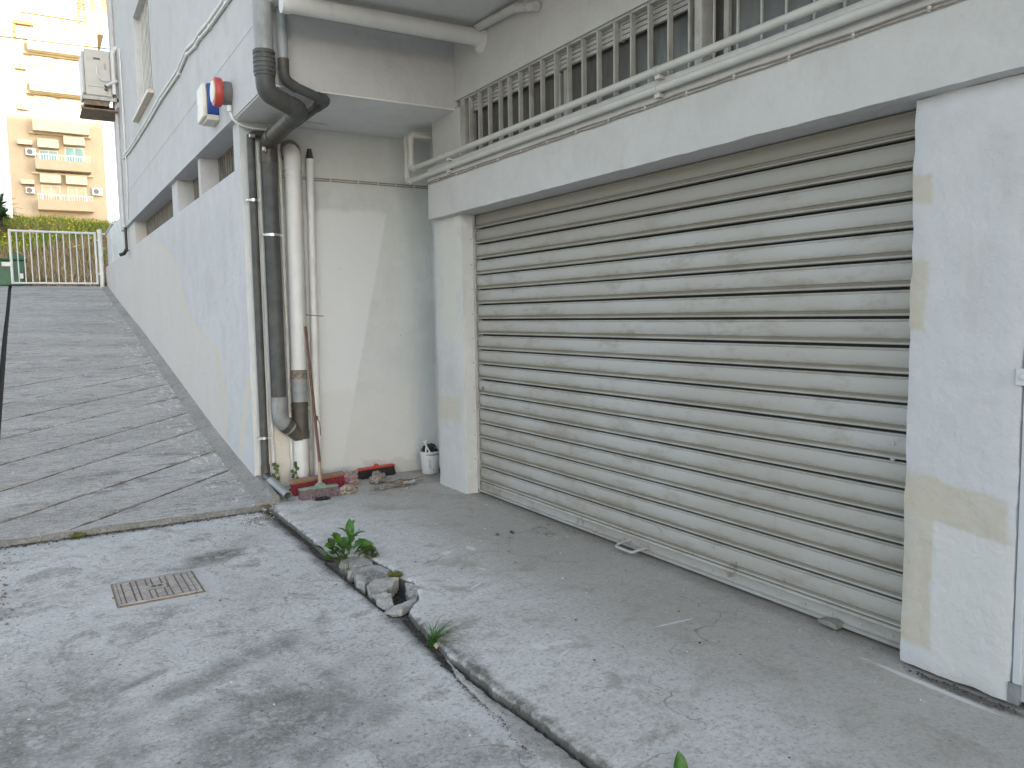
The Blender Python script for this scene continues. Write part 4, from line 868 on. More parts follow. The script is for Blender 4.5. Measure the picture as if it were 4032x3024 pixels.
m = MB(); m.tube([(3.295+0.1*math.cos(a)*0.98, 7.03-0.1*math.sin(a)*1.0, 0.205-0.012*math.sin(a)) for a in np.linspace(0.5, 2.4, 14)], 0.004, 6); m.build('rim_drips', M['brownish'], BK)
crumple('black_rag', (3.30, 7.03, 0.235), 0.062, M['black'], 'black rag stuffed into the white bucket', 'rag', 5, (1.1, 1.0, 0.75), 0.6, 3)
m = MB(); m.tube(fillet([(3.235, 6.99, 0.215), (3.235, 6.97, 0.31), (3.225, 6.96, 0.345)], 0.03), 0.008, 8); m.tube([(3.20, 6.955, 0.335), (3.27, 6.95, 0.20)], 0.007, 8); m.build('handle', M['paper'], BK)

# ================================================================== INSPECTION COVER
T = thing('manhole_cover', (0.548, 5.018, DZ), 'rectangular rusty cast iron inspection cover set in the driveway', 'manhole cover')
cx0, cx1, cy0, cy1 = 0.329, 0.766, 4.803, 5.232
m = MB(); m.box(cx0, cx1, cy0, cy1, DZ-0.03, DZ+0.005); m.build('plate', M['irondark'], T, bevel=0.006)
m = MB()
for (a, b, c, d) in ((cx0-0.014, cx0-0.004, cy0-0.014, cy1+0.014), (cx1+0.004, cx1+0.014, cy0-0.014, cy1+0.014), (cx0-0.004, cx1+0.004, cy0-0.014, cy0-0.004), (cx0-0.004, cx1+0.004, cy1+0.004, cy1+0.014)): m.box(a, b, c, d, DZ-0.03, DZ+0.004)
m.build('frame', M['rust'], T, smooth=False)
cols = [(0.345, 0.362), (0.372, 0.412), (0.424, 0.444), (0.455, 0.495), (0.506, 0.526), (0.537, 0.577), (0.588, 0.608), (0.619, 0.659), (0.670, 0.700), (0.711, 0.735), (0.742, 0.755)]
m = MB(); nrow = 12
for ci, (a, b) in enumerate(cols):
    for k in range(nrow):
        y = cy0+0.018+k*(cy1-cy0-0.036)/nrow; 
        if 0.50 < (a+b)/2 < 0.60 and 4 < k < 8: continue
        m.box(a, b, y, y+0.020, DZ+0.004, DZ+0.0125)
m.box(cx0+0.001, cx0+0.011, cy0+0.001, cy1-0.001, DZ+0.0045, DZ+0.012); m.box(cx1-0.011, cx1-0.001, cy0+0.001, cy1-0.001, DZ+0.0045, DZ+0.012); m.box(cx0+0.012, cx1-0.012, cy0+0.001, cy0+0.012, DZ+0.0045, DZ+0.012); m.box(cx0+0.012, cx1-0.012, cy1-0.012, cy1-0.001, DZ+0.0045, DZ+0.012); m.box(0.495, 0.60, 5.0, 5.065, DZ+0.0045, DZ+0.0118)
m.build('tread_ribs', M['iron'], T, smooth=False)['kind'] = 'stuff'
for x in (0.532, 0.566):
    m = MB(); m.lathe((x, 5.035, DZ+0.0125), [(0.015, 0), (0.015, 0.001), (0.004, 0.0015)], 'z', 14); m.build('lifting_hole', M['black'], T)

# ================================================================== WEEDS
def leaf_mesh(name, L, wd, bend, mat, lob=0.0):
    rows = []; n = 8
    for i in range(n+1):
        t = i/n; wv = wd*(math.sin(math.pi*min(1, t*0.97+0.03))**0.75)*(0.65+0.5*t)*(1+lob*math.sin(t*22)*0.25); xx = L*t; zz = bend*L*math.sin(t*1.9)-bend*0.9*L*t*t
        rows.append([(xx, -wv, zz+wv*0.35), (xx, -wv*0.5, zz+wv*0.10), (xx, 0, zz-0.002), (xx, wv*0.5, zz+wv*0.10), (xx, wv, zz+wv*0.35)])
    me = MB().grid(rows).mesh(name); me.materials.append(mat); me.shade_smooth(); return me
LM = [leaf_mesh('leaf', 0.115, 0.026, 0.35, M['leaf']), leaf_mesh('leaf', 0.10, 0.030, 0.25, M['leaf'], 0.6), leaf_mesh('leaf', 0.075, 0.028, 0.2, M['leaf2'])]
T = thing('leafy_weed', (1.69, 4.90, -0.02), 'large broad-leaved green weed growing from the broken slab joint', 'weed')
m = MB(); m.tube([(1.69, 4.90, -0.05), (1.70, 4.905, 0.05), (1.715, 4.915, 0.11)], [0.006, 0.005, 0.003], 8); m.build('stem', M['leaf'], T)
spec = [(0, (1.71, 4.91, 0.085), 70, 78, 1.0), (0, (1.715, 4.92, 0.085), 20, 70, 0.95), (0, (1.70, 4.90, 0.07), 150, 55, 0.9), (0, (1.70, 4.90, 0.06), -20, 35, 0.95), (0, (1.70, 4.90, 0.05), -60, 45, 0.8), (1, (1.66, 4.93, 0.06), 175, 45, 0.85), (1, (1.65, 4.95, 0.05), 120, 60, 0.8),
        (1, (1.69, 4.88, 0.02), -85, 30, 1.0), (1, (1.66, 4.90, 0.01), -130, 20, 1.0), (1, (1.64, 4.95, 0.02), 200, 25, 1.0), (1, (1.60, 4.95, 0.0), 235, 15, 1.0), (1, (1.72, 4.89, 0.03), 10, 15, 1.0), (1, (1.74, 4.88, 0.02), -30, 18, 1.0), (1, (1.70, 4.95, 0.02), 90, 30, 0.9), (2, (1.76, 4.83, 0.01), -10, 20, 1.0), (2, (1.77, 4.85, 0.02), 40, 30, 1.0), (2, (1.78, 4.81, 0.01), -60, 25, 1.0), (2, (1.60, 4.80, -0.01), 240, 35, 1.0), (2, (1.58, 4.84, -0.01), 200, 20, 1.0), (2, (1.57, 5.0, 0.0), 160, 40, 0.9), (2, (1.62, 5.0, 0.02), 100, 50, 0.9)]
def leaf_obj(me, parent, p, az, el, s, rollv=0.0):
    o = bpy.data.objects.new('leaf', me); COL.objects.link(o); o.parent = parent
    o.location = Vector(p)-BASE.get(parent.name, Vector()); o.rotation_euler = (R(rollv), -R(el), R(az)); o.scale = (s, s, s); return o
for (k, p, az, el, s) in spec: leaf_obj(LM[k], T, p, az, el, s*1.25, random.uniform(-25, 25))
for k in range(26):
    a = random.uniform(0, 360); rr = random.uniform(0.01, 0.12); leaf_obj(LM[random.choice((1, 2, 2))], T, (1.68+rr*math.cos(R(a)), 4.90+rr*math.sin(R(a)), random.uniform(-0.02, 0.05)), a+random.uniform(-40, 40), random.uniform(5, 55), random.uniform(0.45, 0.85), random.uniform(-30, 30))
def clover(name, c, rad, h, n, mat, label, leaf=0.012):
    m = MB()
    for i in range(n):
        a = random.uniform(0, 6.28); r_ = rad*math.sqrt(random.random()); x = c[0]+r_*math.cos(a); y = c[1]+r_*math.sin(a); z = c[2]+h*random.uniform(0.2, 1)*(1-0.5*r_/rad)
        m.tube([(c[0]+(x-c[0])*0.6, c[1]+(y-c[1])*0.6, c[2]), (x, y, z)], 0.0012, 4, cap=False)
        for q in range(3):
            b = a+q*2.1+random.uniform(-0.3, 0.3); l = leaf*random.uniform(0.7, 1.2); u = Vector((math.cos(b), math.sin(b), random.uniform(-0.2, 0.5)))*l; v = Vector((-math.sin(b), math.cos(b), 0))*l*0.5; p = Vector((x, y, z))
            m.poly([p, p+u*0.5+v, p+u, p+u*0.5-v])
    o = m.build(name, mat, fixn=False, smooth=False); return tag(o, label, 'weed')
clover('clover_tuft', (1.785, 4.32, -0.012), 0.042, 0.05, 70, M['leafy'], 'small yellow-green clover tuft growing between the broken chunks')
clover('clover_tuft', (0.20, 6.585, -0.04), 0.055, 0.05, 90, M['leafy'], 'yellow-green moss tuft at the foot of the ramp', 0.010)
clover('creeping_weed', (1.80, 4.78, -0.01), 0.055, 0.07, 60, M['leaf2'], 'fine-leaved green weed right of the broad-leaved weed', 0.012)
clover('ivy_clump', (1.74, 7.0, 0.0), 0.10, 0.10, 110, M['leaf2'], 'green creeper clump behind the floor outlet pipe', 0.022)
m = MB()
def ivy(label, base, top, n):
    m = MB(); a, b = Vector(base), Vector(top); m.tube([a, a.lerp(b, 0.5)+Vector((0.02, -0.01, 0)), b], 0.003, 6)
    for i in range(n):
        p = a.lerp(b, (i+0.5)/n)+Vector((random.uniform(-0.035, 0.035), random.uniform(-0.02, 0.0), 0)); l = random.uniform(0.014, 0.022); an = random.uniform(0, 6.28)
        pts = [p+Vector((math.cos(an+k*1.2566)*l, -0.006*(k % 2), math.sin(an+k*1.2566)*l)) for k in range(5)]; m.poly(pts)
    o = m.build('ivy_sprig', M['leaf2'], smooth=False, fixn=False); tag(o, label, 'weed')
ivy('green creeper sprig climbing between the grey outlet and soil pipe', (1.80, 7.05, 0.0), (1.83, 7.18, 0.24), 14)
ivy('green creeper sprig against the left side of the soil pipe', (1.95, 7.05, 0.0), (1.975, 7.09, 0.25), 14)
def grass_tuft(c, n, h, spread, label, bias=(0, 0), wd=0.003):
    m = MB()
    for i in range(n):
        a = random.uniform(0, 6.28); d = Vector((math.cos(a)+bias[0], math.sin(a)+bias[1], 0)); hh = h*random.uniform(0.5, 1.1); sp = spread*random.uniform(0.3, 1.1); p0 = Vector(c)+Vector((random.uniform(-1, 1), random.uniform(-1, 1), 0))*0.018
        side = Vector((-d.y, d.x, 0)).normalized()*wd; rows = []
        for k in range(6):
            t = k/5; p = p0+d*sp*t*t+Vector((0, 0, hh*(t-0.55*t*t*t*(1.3 if i % 3 == 0 else 0.8)))); ww = side*(1-t*0.93); rows.append([p-ww, p+ww])
        m.grid(rows)
    o = m.build('grass_tuft', M['grassb'], fixn=False); tag(o, label, 'grass tuft')
grass_tuft((1.57, 3.37, -0.04), 80, 0.16, 0.19, 'green grass tuft growing from the slab joint', (0.55, -0.2))
grass_tuft((1.60, 4.66, -0.03), 12, 0.14, 0.10, 'thin pale grass stalks in front of the broad-leaved weed', (0, 0), 0.0018)
grass_tuft((2.72, 4.72, 0.0), 9, 0.045, 0.045, 'tiny grass sprig on the slab near the shutter', (0.2, 0))
grass_tuft((1.52, 4.55, -0.045), 8, 0.05, 0.12, 'dry flattened grass blades lying beside the broken chunks', (-0.2, 0.4), 0.002)
clover('sprout', (2.835, 4.715, 0.0), 0.018, 0.025, 16, M['leaf2'], 'tiny leafy sprout on the slab near the shutter', 0.009)
T = thing('weed', (1.79, 1.91, 0), 'single pointed green leaf standing at the bottom edge of the slab', 'weed')
leaf_obj(leaf_mesh('leaf', 0.15, 0.034, 0.1, M['leaf']), T, (1.775, 1.895, -0.085), 40, 78, 1.0, 40)
T2 = leaf_obj(LM[2], T, (1.78, 1.88, -0.03), -60, 35, 0.8)
m = MB(); m.grid([[(1.555+0.012*i, 3.30+0.010*j, -0.03+0.012*math.sin(i*1.1)+0.003*j) for j in range(4)] for i in range(5)]); o = m.build('dry_leaf', M['woodpale']); tag(o, 'curled dry tan leaf at the root of the grass tuft', 'leaf')

# ================================================================== LOOSE GRIT (too small to count)
ICO = [(0, 0, 1), (0.9, 0, 0.3), (0.25, 0.85, 0.35), (-0.75, 0.5, 0.3), (-0.7, -0.55, 0.35), (0.3, -0.85, 0.3), (0, 0, -0.3)]
IF = [(0, 1, 2), (0, 2, 3), (0, 3, 4), (0, 4, 5), (0, 5, 1), (6, 2, 1), (6, 3, 2), (6, 4, 3), (6, 5, 4), (6, 1, 5)]
def grit(name, pts, mat, parent, label=None):
    m = MB()
    for (x, y, z, r_) in pts:
        b = len(m.v); a = random.uniform(0, 6.28); ca, sa = math.cos(a), math.sin(a); sx, sy, sz = r_*random.uniform(0.6, 1.3), r_*random.uniform(0.6, 1.3), r_*random.uniform(0.4, 0.9)
        for (px, py, pz) in ICO:
            px *= sx; py *= sy; m.v.append((x+ca*px-sa*py, y+sa*px+ca*py, z+pz*sz))
        m.f += [tuple(b+i for i in f) for f in IF]
    o = m.build(name, mat, parent, smooth=False, fixn=False); o['kind'] = 'stuff'; return o
pts = []
for i in range(3000):                                   # in the joint along the slab
    y = random.uniform(1.8, 6.55); x = edge_x(y)-abs(random.gauss(0, 0.016))-0.004
    if 3.8 < y < 4.95: x = 1.55-abs(random.gauss(0, 0.02))
    pts.append((x, y, DZ-0.010+random.uniform(0, 0.006), random.choice((0.003, 0.004, 0.005, 0.008, 0.011))))
for i in range(500): pts.append((random.uniform(1.58, 1.76), random.uniform(3.86, 4.9), DZ-0.052, random.uniform(0.003, 0.010)))
OUTc = [(1.7, 1.505), (2.0, 1.50), (2.18, 1.492), (2.24, 1.475), (2.42, 1.463), (2.48, 1.466), (2.58, 1.497), (2.7, 1.494), (2.8, 1.497), (2.98, 1.508), (3.12, 1.541), (3.4, 1.56)]
for i in range(700):
    y = random.uniform(1.75, 3.4); x = float(np.interp(y, [p[0] for p in OUTc], [p[1] for p in OUTc]))+random.gauss(-0.004, 0.007); pts.append((x, y, DZ-0.002, random.choice((0.002, 0.003, 0.004))))
for i in range(900): pts.append((random.uniform(-0.3, 1.6), 6.585-abs(random.gauss(0, 0.04)), DZ+0.001, random.choice((0.003, 0.004, 0.006, 0.009))))
grit('dark_grit', pts, M['dirt'], DRIVE)
pts = []
for i in range(420): pts.append((random.uniform(-0.9, 1.5), random.uniform(1.5, 6.5), DZ+0.002, abs(random.gauss(0.002, 0.0025))+0.0015))
for i in range(140): pts.append((random.gauss(1.58, 0.04), random.gauss(6.58, 0.06), 0.0, random.uniform(0.003, 0.012)))
for i in range(160): pts.append((random.gauss(1.45, 0.12), random.gauss(6.35, 0.12), DZ+0.001, random.uniform(0.002, 0.010)))
for i in range(90): pts.append((random.gauss(-0.23, 0.04), random.uniform(4.8, 6.5), DZ+0.001, random.uniform(0.003, 0.012)))
grit('pebbles', [p for p in pts if not (0.32 < p[0] < 0.78 and 4.79 < p[1] < 5.25)], M['twig'], DRIVE)
pts = []
for i in range(260): pts.append((random.uniform(-0.6, 1.5), random.uniform(1.5, 6.5), DZ+0.0015, abs(random.gauss(0.0015, 0.003))+0.001))
for i in range(120): pts.append((random.gauss(1.40, 0.15), random.gauss(6.40, 0.14), DZ+0.001, random.uniform(0.002, 0.008)))
grit('paint_flakes', pts, M['paper'], DRIVE)
pts = []
for i in range(150): pts.append((random.uniform(1.8, 3.25), random.uniform(1.4, 6.9), 0.001, abs(random.gauss(0.001, 0.003))+0.001))
for i in range(60): pts.append((random.gauss(3.15, 0.1), random.uniform(1.5, 6.9), 0.001, random.uniform(0.002, 0.006)))
grit('paint_flakes', pts, M['paper'], SLAB)
pts = [(2.268, 3.157, 0.004, 0.013), (2.775, 2.951, 0.003, 0.008), (2.585, 2.609, 0.003, 0.009)]
for i in range(230): pts.append((random.uniform(1.75, 3.25), random.uniform(1.4, 7.0), 0.001, abs(random.gauss(0.001, 0.0022))+0.001))
for i in range(120): pts.append((random.gauss(3.23, 0.03), random.uniform(2.0, 5.9), 0.001, random.uniform(0.001, 0.005)))
for i in range(70): pts.append((random.gauss(3.135, 0.012), random.uniform(1.42, 1.95), 0.001, random.uniform(0.002, 0.007)))
grit('pebbles', pts, M['dirt'], SLAB)
pts = []
for i in range(260):
    y = random.uniform(6.8, 14); pts.append((1.5-abs(random.gauss(0, 0.22)), y, ramp_z(y)+0.002, abs(random.gauss(0.002, 0.004))+0.0015))
grit('paint_flakes', pts, M['paper'], RAMP)

# ================================================================== GATE, BIN, BANK
T = thing('gate', (0.58, 21.9, 2.42), 'pale blue-grey barred metal gate at the top of the ramp', 'gate')
gy = 21.9
m = MB()
m.tube([(-0.305, gy, 2.46), (-0.305, gy, 3.69)], 0.030, 10); m.tube([(1.455, gy, 2.46), (1.455, gy, 3.69)], 0.027, 10); m.tube([(-0.33, gy, 3.685), (1.48, gy, 3.685)], 0.028, 10); m.tube([(-0.32, gy, 2.475), (1.47, gy, 2.475)], 0.024, 10); m.build('frame', M['gate'], T)
for i in range(12):
    x = -0.305+0.1354*(i+1); m = MB(); m.tube([(x, gy, 2.48), (x, gy, 3.67)], 0.0125, 8); m.build('bar', M['gate'], T)
m = MB(); m.tube([(1.56, gy, 2.38), (1.56, gy, 3.77)], 0.052, 14); m.tube([(1.56, gy, 3.77), (1.56, gy, 3.785)], [0.052, 0.03], 14); m.build('post', M['gate'], T)
m = MB()
for z in (3.52, 2.7): m.tube([(1.44, gy-0.02, z), (1.56, gy-0.03, z)], 0.014, 8)
m.build('hinge', M['gate'], T)
m = MB(); m.box(-0.50, -0.31, gy-0.035, gy-0.02, 2.86, 2.955); m.build('latch_plate', M['paper'], T, bevel=0.01)
m = MB(); m.tube([(1.60, gy, 3.68), (1.70, gy, 3.68), (1.70, 20.0, 3.74)], 0.022, 10); m.build('rail', M['gate'], T)
m = MB(); m.box(1.60, 1.66, gy-0.09, gy-0.03, 2.40, 2.50); m.build('stop_block', M['black'], T)
T = thing('screen_fence', (1.72, 20, 2.9), 'pale sheet metal screen standing on the low wall beside the gate', 'fence')
for k in range(6):
    a = 17.6+k*0.71; m = MB(); m.box(1.70+0.01*(k % 2), 1.725+0.01*(k % 2), a, a+0.70, 2.885, 3.70); m.build('panel', M['gate'], T, smooth=False, bevel=0.004)

B = thing('refuse_bin', (-0.9, 23.0, 2.4), 'green plastic refuse container standing behind the gate', 'bin')
m = MB(); m.prism([(-1.75, 2.44), (-0.10, 2.44), (-0.02, 3.06), (-1.85, 3.06)], 'y', 22.75, 23.6); m.build('body', M['bin'], B, bevel=0.03)
m = MB(); m.box(-1.90, 0.01, 22.70, 23.65, 3.06, 3.10); m.build('rim', M['bin'], B, bevel=0.015)
m = MB(); m.prism([(-0.40, 3.10)]+[(-0.36+0.34*math.sin(t), 3.10+0.155*math.cos(t)) for t in np.linspace(0.0, 1.5, 9)]+[(-0.02, 3.10)], 'y', 22.75, 23.55); m.build('lid', M['bin'], B, bevel=0.01)
m = MB()
for k in range(4): m.box(-1.5+0.4*k, -1.46+0.4*k, 22.735, 22.76, 2.5, 3.0)
m.build('ribs', M['bin'], B, smooth=False)
for x in (-1.6, -0.2):
    m = MB(); m.lathe((x, 22.85, 2.44), [(0.07, -0.03), (0.07, 0.03)], 'y', 16); m.build('wheel', M['black'], B)
m = MB(); m.box(-0.16, -0.09, 22.728, 22.745, 2.62, 2.74); m.build('sticker', M['paper'], B)

# street and grassy bank
m = MB(); m.grid([[(x, y, z) for x in np.linspace(-40, 60, 20)] for (y, z) in ((22.85, 2.38), (23.5, 2.42), (24.6, 2.42))]); o = m.build('street', M['kerb'], fixn=False); tag(o, kind='structure')
def bank_z(x, y): return float(np.interp(y, [24.4, 25.2, 27, 29, 31, 34, 40], [2.40, 2.65, 3.45, 4.25, 4.65, 4.85, 5.0])) + 0.18*nz(x, y, 0, 0.5)+0.06*nz(x, y, 0, 1.7)
m = MB(); m.grid([[(x, y, bank_z(x, y)) for x in np.linspace(-16, 22, 80)] for y in np.linspace(24.4, 40, 34)]); o = m.build('bank', M['earth'], fixn=False); tag(o, kind='structure')
def grass_mat(name, cols, sc=0.5):
    g = G(name); at = g.n.new('ShaderNodeAttribute'); at.attribute_name = 'tint'
    c = g.mix(g.mr(at.outputs['Fac'], 0.0, 0.5, 0, 1, False), cols[0], cols[1]); c = g.mix(g.mr(at.outputs['Fac'], 0.5, 1.0, 0, 1, False), c, cols[2])
    return g.fin(c, 0.7, 0, 0.2)
def blades(name, n, sampler, mat, label, cat='grass'):
    V = []; F = []; T_ = []
    for i in range(n):
        (x, y, z, h, wd, lean, tint) = sampler(); a = random.uniform(0, 6.28); b = len(V); dx, dy = math.cos(a)*wd, math.sin(a)*wd; lx, ly = random.gauss(0, lean), random.gauss(0, lean)
        V += [(x-dx, y-dy, z), (x+dx, y+dy, z), (x+lx*0.4+dx*0.7, y+ly*0.4+dy*0.7, z+h*0.6), (x+lx*0.4-dx*0.7, y+ly*0.4-dy*0.7, z+h*0.6), (x+lx, y+ly, z+h)]
        F += [(b, b+1, b+2, b+3), (b+3, b+2, b+4)]; T_ += [tint]*5
    me = bpy.data.meshes.new(name); me.from_pydata(V, [], F); at = me.attributes.new('tint', 'FLOAT', 'POINT'); at.data.foreach_set('value', T_); me.materials.append(mat)
    o = bpy.data.objects.new(name, me); COL.objects.link(o); tag(o, label, cat, kind='stuff'); return o
def s_dry():
    while True:
        x = random.uniform(-4.5, 6); y = 24.4+random.random()**1.2*5.2
        if nz(x, y, 0, 0.6)+0.5*nz(x, y, 4, 1.6)-0.16*(y-27.2) > -0.05-random.random()*0.25: break
    return (x, y, bank_z(x, y)-0.03, random.uniform(0.15, 0.5), random.uniform(0.006, 0.016), 0.16, min(1, max(0, random.gauss(0.45, 0.3))))
def s_green():
    while True:
        x = random.uniform(-5.5, 8); y = 24.5+random.random()*8.5
        if nz(x, y, 0, 0.6)-0.30*(y-27.6) < 0.10+random.random()*0.2: break
    return (x, y, bank_z(x, y)-0.03, random.uniform(0.15, 0.42)*(1.25 if y > 28 else 1), random.uniform(0.008, 0.022), 0.14, min(1, max(0, random.gauss(0.5, 0.28))))
blades('dry_grass', 30000, s_dry, grass_mat('dry_grass', ((0.22, 0.165, 0.085), (0.42, 0.33, 0.19), (0.58, 0.49, 0.31))), 'dry straw-coloured grass on the bank behind the gate')
blades('green_grass', 30000, s_green, grass_mat('green_grass', ((0.12, 0.18, 0.035), (0.23, 0.31, 0.06), (0.42, 0.44, 0.10))), 'tall green grass along the top of the bank')
m = MB(); 
for i in range(3200):
    x = random.uniform(-5, 8); y = 26.2+random.random()**0.7*6.6
    if nz(x, y, 9, 0.8)+0.12*(y-28) < -0.15: continue
    z = bank_z(x, y)+random.uniform(0.18, 0.46); r_ = random.uniform(0.016, 0.034); b = len(m.v); n0 = Vector((random.uniform(-0.5, 0.5), random.uniform(-1, -0.3), random.uniform(0.2, 1))).normalized(); u = n0.orthogonal().normalized(); v = n0.cross(u)
    m.v += [tuple(Vector((x, y, z))+(u*math.cos(a)+v*math.sin(a))*r_) for a in np.linspace(0, 6.28, 6, endpoint=False)]; m.f.append(tuple(range(b, b+6)))
o = m.build('yellow_flowers', simple('yellow_petals', (0.62, 0.46, 0.03), 0.7, 0, 0.15, 3), smooth=False, fixn=False); tag(o, 'yellow wild flowers scattered over the grassy bank', 'flowers', kind='stuff')
# yucca at the left
Y = thing('yucca', (-0.75, 28.4, 3.9), 'spiky dark green yucca at the left of the bank', 'plant')
m = MB(); m.tube([(-0.66, 28.4, 3.6), (-0.62, 28.4, 4.5), (-0.60, 28.4, 5.0)], [0.10, 0.09, 0.06], 10); m.build('trunk', M['twig'], Y)
def spikes(c, n, L):
    m = MB()
    for i in range(n):
        a = random.uniform(0, 6.28); e = random.uniform(-0.5, 1.3); d = Vector((math.cos(a)*math.cos(e), math.sin(a)*math.cos(e), math.sin(e))); l = L*random.uniform(0.7, 1.1); s = d.cross(Vector((0, 0, 1))); s = s.normalized()*0.026; rows = []
        for k in range(5):
            t = k/4; p = Vector(c)+d*l*t+Vector((0, 0, -0.16*t*t*l*(1 if e < 0.8 else 0.2))); rows.append([p-s*(1-t*0.95), p+Vector((0, 0, -0.006)), p+s*(1-t*0.95)])
        m.grid(rows)
    return m
for (c, n, L) in (((-0.60, 28.4, 5.02), 120, 0.55), ((-1.0, 28.3, 4.7), 90, 0.6), ((-0.50, 28.2, 4.72), 90, 0.42), ((-0.75, 28.2, 4.45), 80, 0.5)): spikes(c, n, L).build('crown', M['yucca'], Y, fixn=False)
# overhead wires
for (pa, pb, r_, lab) in (((-8, 40, 13.3), (14, 40, 14.0), 0.022, 'thick dark overhead wire crossing the sky'), ((-8, 41, 14.1), (14, 41, 14.15), 0.008, 'thin overhead wire above the thick one')):
    m = MB(); m.tube([Vector(pa).lerp(Vector(pb), t)+Vector((0, 0, -0.5*4*t*(1-t)*0.25)) for t in np.linspace(0, 1, 16)], r_, 6); o = m.build('overhead_wire', M['black']); tag(o, lab, 'wire', 'overhead wires')

# ================================================================== FAR APARTMENT BLOCK
K = 70/60.0
def fx(x): return x*K
def fz(z): return 1.55+(z-1.55)*K
FY = 70.0
F = thing('apartment_block', (fx(2.1), FY+5, 8), 'tan far apartment block with balconies, upper floors in warm evening sun', 'building')
M['ftan'] = plaster('tan_plaster', (0.50, 0.405, 0.295), grain=0.1, streak=0.5, dirt=(0.30, 0.23, 0.17))
M['fcream'] = plaster('cream_plaster', (0.63, 0.53, 0.405), grain=0.1, streak=0.3, dirt=(0.40, 0.33, 0.25))
M['fblind'] = simple('cream_roller_blind', (0.62, 0.54, 0.42), 0.7, 0, 0.05, 3)
M['fwhite'] = simple('white_window_frame', (0.70, 0.70, 0.68), 0.5, 0, 0.05, 3)
M['fteal'] = simple('teal_curtain_glass', (0.16, 0.34, 0.33), 0.3, 0, 0.15, 3)
M['forange'] = simple('warm_interior_pane', (0.50, 0.38, 0.24), 0.3, 0, 0.3, 1)
M['fwood'] = simple('pergola_wood', (0.30, 0.15, 0.06), 0.6, 0, 0.2, 5)
m = MB(); m.box(fx(-0.58), fx(4.846), FY, FY+12, 4, fz(20.9)); m.build('wall', M['ftan'], F, smooth=False)
m = MB(); m.box(fx(0.75), fx(5.4), FY+2, FY+12, fz(20.95), fz(22.0)); m.build('penthouse', M['fcream'], F, smooth=False)
# storeys: z of balcony floor slab bottom / parapet top (measured at 60 m, carried to 70 m)
ST = [(8.72, 9.34), (11.25, 11.86), (13.64, 14.35), (16.1, 16.8), (18.6, 19.3)]
for i, (zb, zp) in enumerate(ST):
    BL = MB(); xa, xb = fx(0.83), fx(3.97); y0 = FY-1.1
    BL.box(xa, xb, y0, FY-0.004, fz(zb), fz(zb)+0.14); BL.box(xa, xb, y0, y0+0.12, fz(zb)+0.142, fz(zp)); BL.box(xa, xa+0.12, y0+0.122, FY-0.004, fz(zb)+0.142, fz(zp)); BL.box(xb-0.12, xb, y0+0.122, FY-0.004, fz(zb)+0.142, fz(zp))
    BL = BL.build('balcony', M['fcream'] if i > 1 else M['ftan'], F, smooth=False)
    m = MB(); zt = fz(zp)+0.42
    m.box(xa, xb, y0+0.03, y0+0.09, zt-0.07, zt)
    for x in np.linspace(xa+0.03, xb-0.08, 22): m.box(x, x+0.035, y0+0.04, y0+0.08, fz(zp), zt-0.07)
    m.build('railing', M['fwhite'], BL, smooth=False)
    hgt = fz(zp)+0.15
    for k, (wa, wb, dz) in enumerate(((1.10, 2.15, -0.35), (2.55, 3.65, 0.0))):
        wt = fz(zp)+1.22+dz*(1 if i == 1 else 0)
        fr = MB().box(fx(wa), fx(wb), FY-0.05, FY+0.02, fz(zb)+0.15, wt).build('window', M['fwhite'], F, smooth=False)
        for (pa, pb) in ((wa+0.05, (wa+wb)/2-0.03), ((wa+wb)/2+0.03, wb-0.05)):
            m = MB(); m.box(fx(pa), fx(pb), FY-0.062, FY-0.052, fz(zb)+0.25, wt-0.08); m.build('pane', M['fteal'] if i != 0 else M['forange'], fr, smooth=False)
        m = MB(); m.box(fx(wa-0.06), fx(wb+0.06), FY-0.10-0.55*(i < 2), FY-0.055, wt+0.10-(0.35 if (i == 1 and k == 0) else 0)*0, wt+0.72); m.build('blind', M['fblind'], fr, smooth=False, bevel=0.01)
    m = MB(); m.box(fx(0.62), fx(4.1), FY-0.35, FY-0.004, fz(zp)+1.98, fz(zp)+2.10); m.build('canopy', M['fcream'], F, smooth=False)
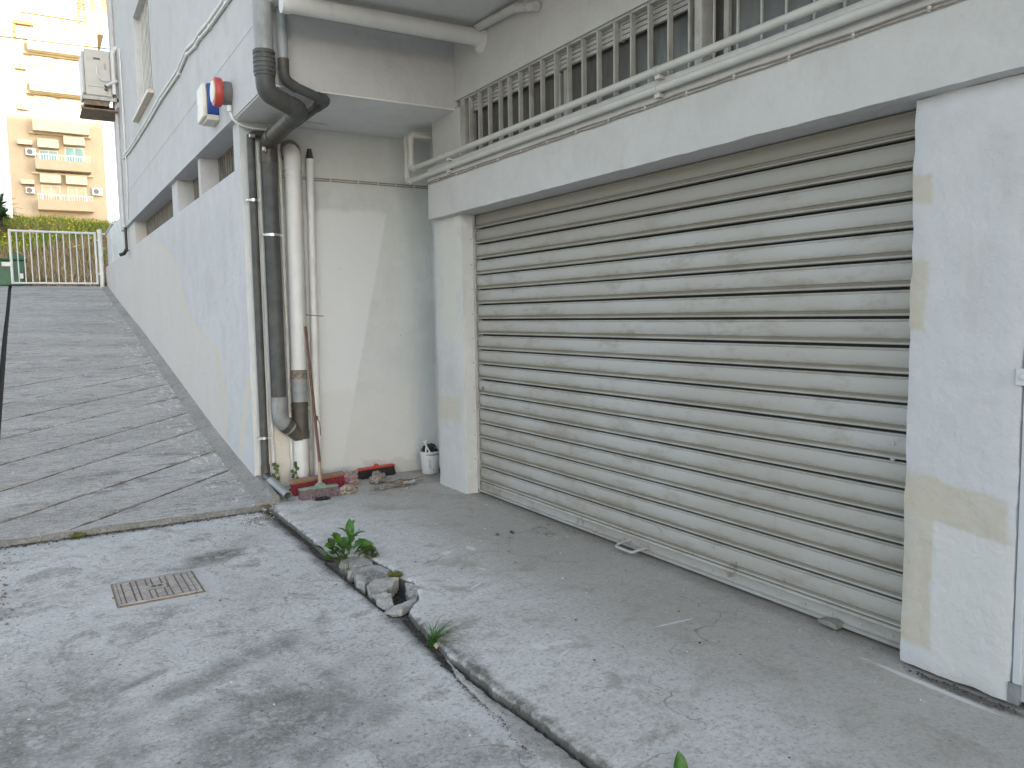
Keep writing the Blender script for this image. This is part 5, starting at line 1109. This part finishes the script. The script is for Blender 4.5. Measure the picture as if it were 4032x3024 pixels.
# rooftop pergola and roof window
m = MB()
for k in range(7): m.box(fx(3.75), fx(5.6), FY-0.4+0.05*k, FY-0.30+0.05*k, fz(21.75)+0.16*k, fz(21.75)+0.16*k+0.07)
for x in (3.78, 4.1, 5.5): m.box(fx(x), fx(x)+0.12, FY-0.3, FY-0.15, fz(20.9), fz(22.7))
m.build('pergola', M['fwood'], F, smooth=False)
m = MB(); m.box(fx(0.2), fx(1.25), FY-0.3, FY+0.6, fz(20.25), fz(20.45)); m.box(fx(0.16), fx(0.28), FY-0.2, FY-0.05, fz(19.4), fz(20.25)); m.build('roof_canopy', M['fwood'], F, smooth=False)
m = MB(); m.box(fx(0.45), fx(1.15), FY-0.06, FY+0.05, fz(19.45), fz(20.1)); fr = m.build('window', M['fwhite'], F, smooth=False)
for (a, b) in ((0.5, 0.78), (0.83, 1.1)): MB().box(fx(a), fx(b), FY-0.075, FY-0.062, fz(19.52), fz(20.05)).build('pane', M['glass'], fr, smooth=False)
for (a, b, z0, z1) in ((-0.05, 0.75, 12.75, 13.1), (0.0, 0.72, 10.28, 10.62)):
    m = MB(); m.box(fx(a), fx(b), FY-0.5, FY-0.004, fz(z0), fz(z0)+0.06); m.box(fx(a), fx(b), FY-0.5, FY-0.46, fz(z0), fz(z1)); m.box(fx(a), fx(a)+0.05, FY-0.46, FY-0.004, fz(z0)+0.062, fz(z1))
    m.build('air_conditioner_shelf', M['fcream'], F, smooth=False)
for (xa, xb, z0, z1, lab) in ((0.36, 0.92, 12.15, 12.6, 'white air conditioner on the far block beside the teal windows'), (3.97, 4.58, 9.87, 10.36, 'white air conditioner right of the lowest balcony of the far block'), (0.22, 0.72, 9.75, 10.15, 'cream air conditioner left of the lowest balcony of the far block'), (0.1, 0.68, 15.0, 15.36, 'sunlit air conditioner at the left of the far block'), (0.14, 0.72, 17.5, 17.86, 'topmost sunlit air conditioner on the left of the far block')):
    T = thing('air_conditioner', (fx((xa+xb)/2), FY-0.3, fz(z0)), lab, 'air conditioner', 'air conditioners on the far block')
    m = MB(); m.box(fx(xa), fx(xb), FY-0.42, FY-0.06, fz(z0), fz(z1)); m.build('casing', M['fwhite'], T, bevel=0.02)
    m = MB(); m.lathe((fx(xa*0.6+xb*0.4), FY-0.421, fz((z0+z1)/2)), [(0.19, 0), (0.18, -0.015), (0.05, -0.02)], 'y', 20); m.build('fan', M['acdark'], T)
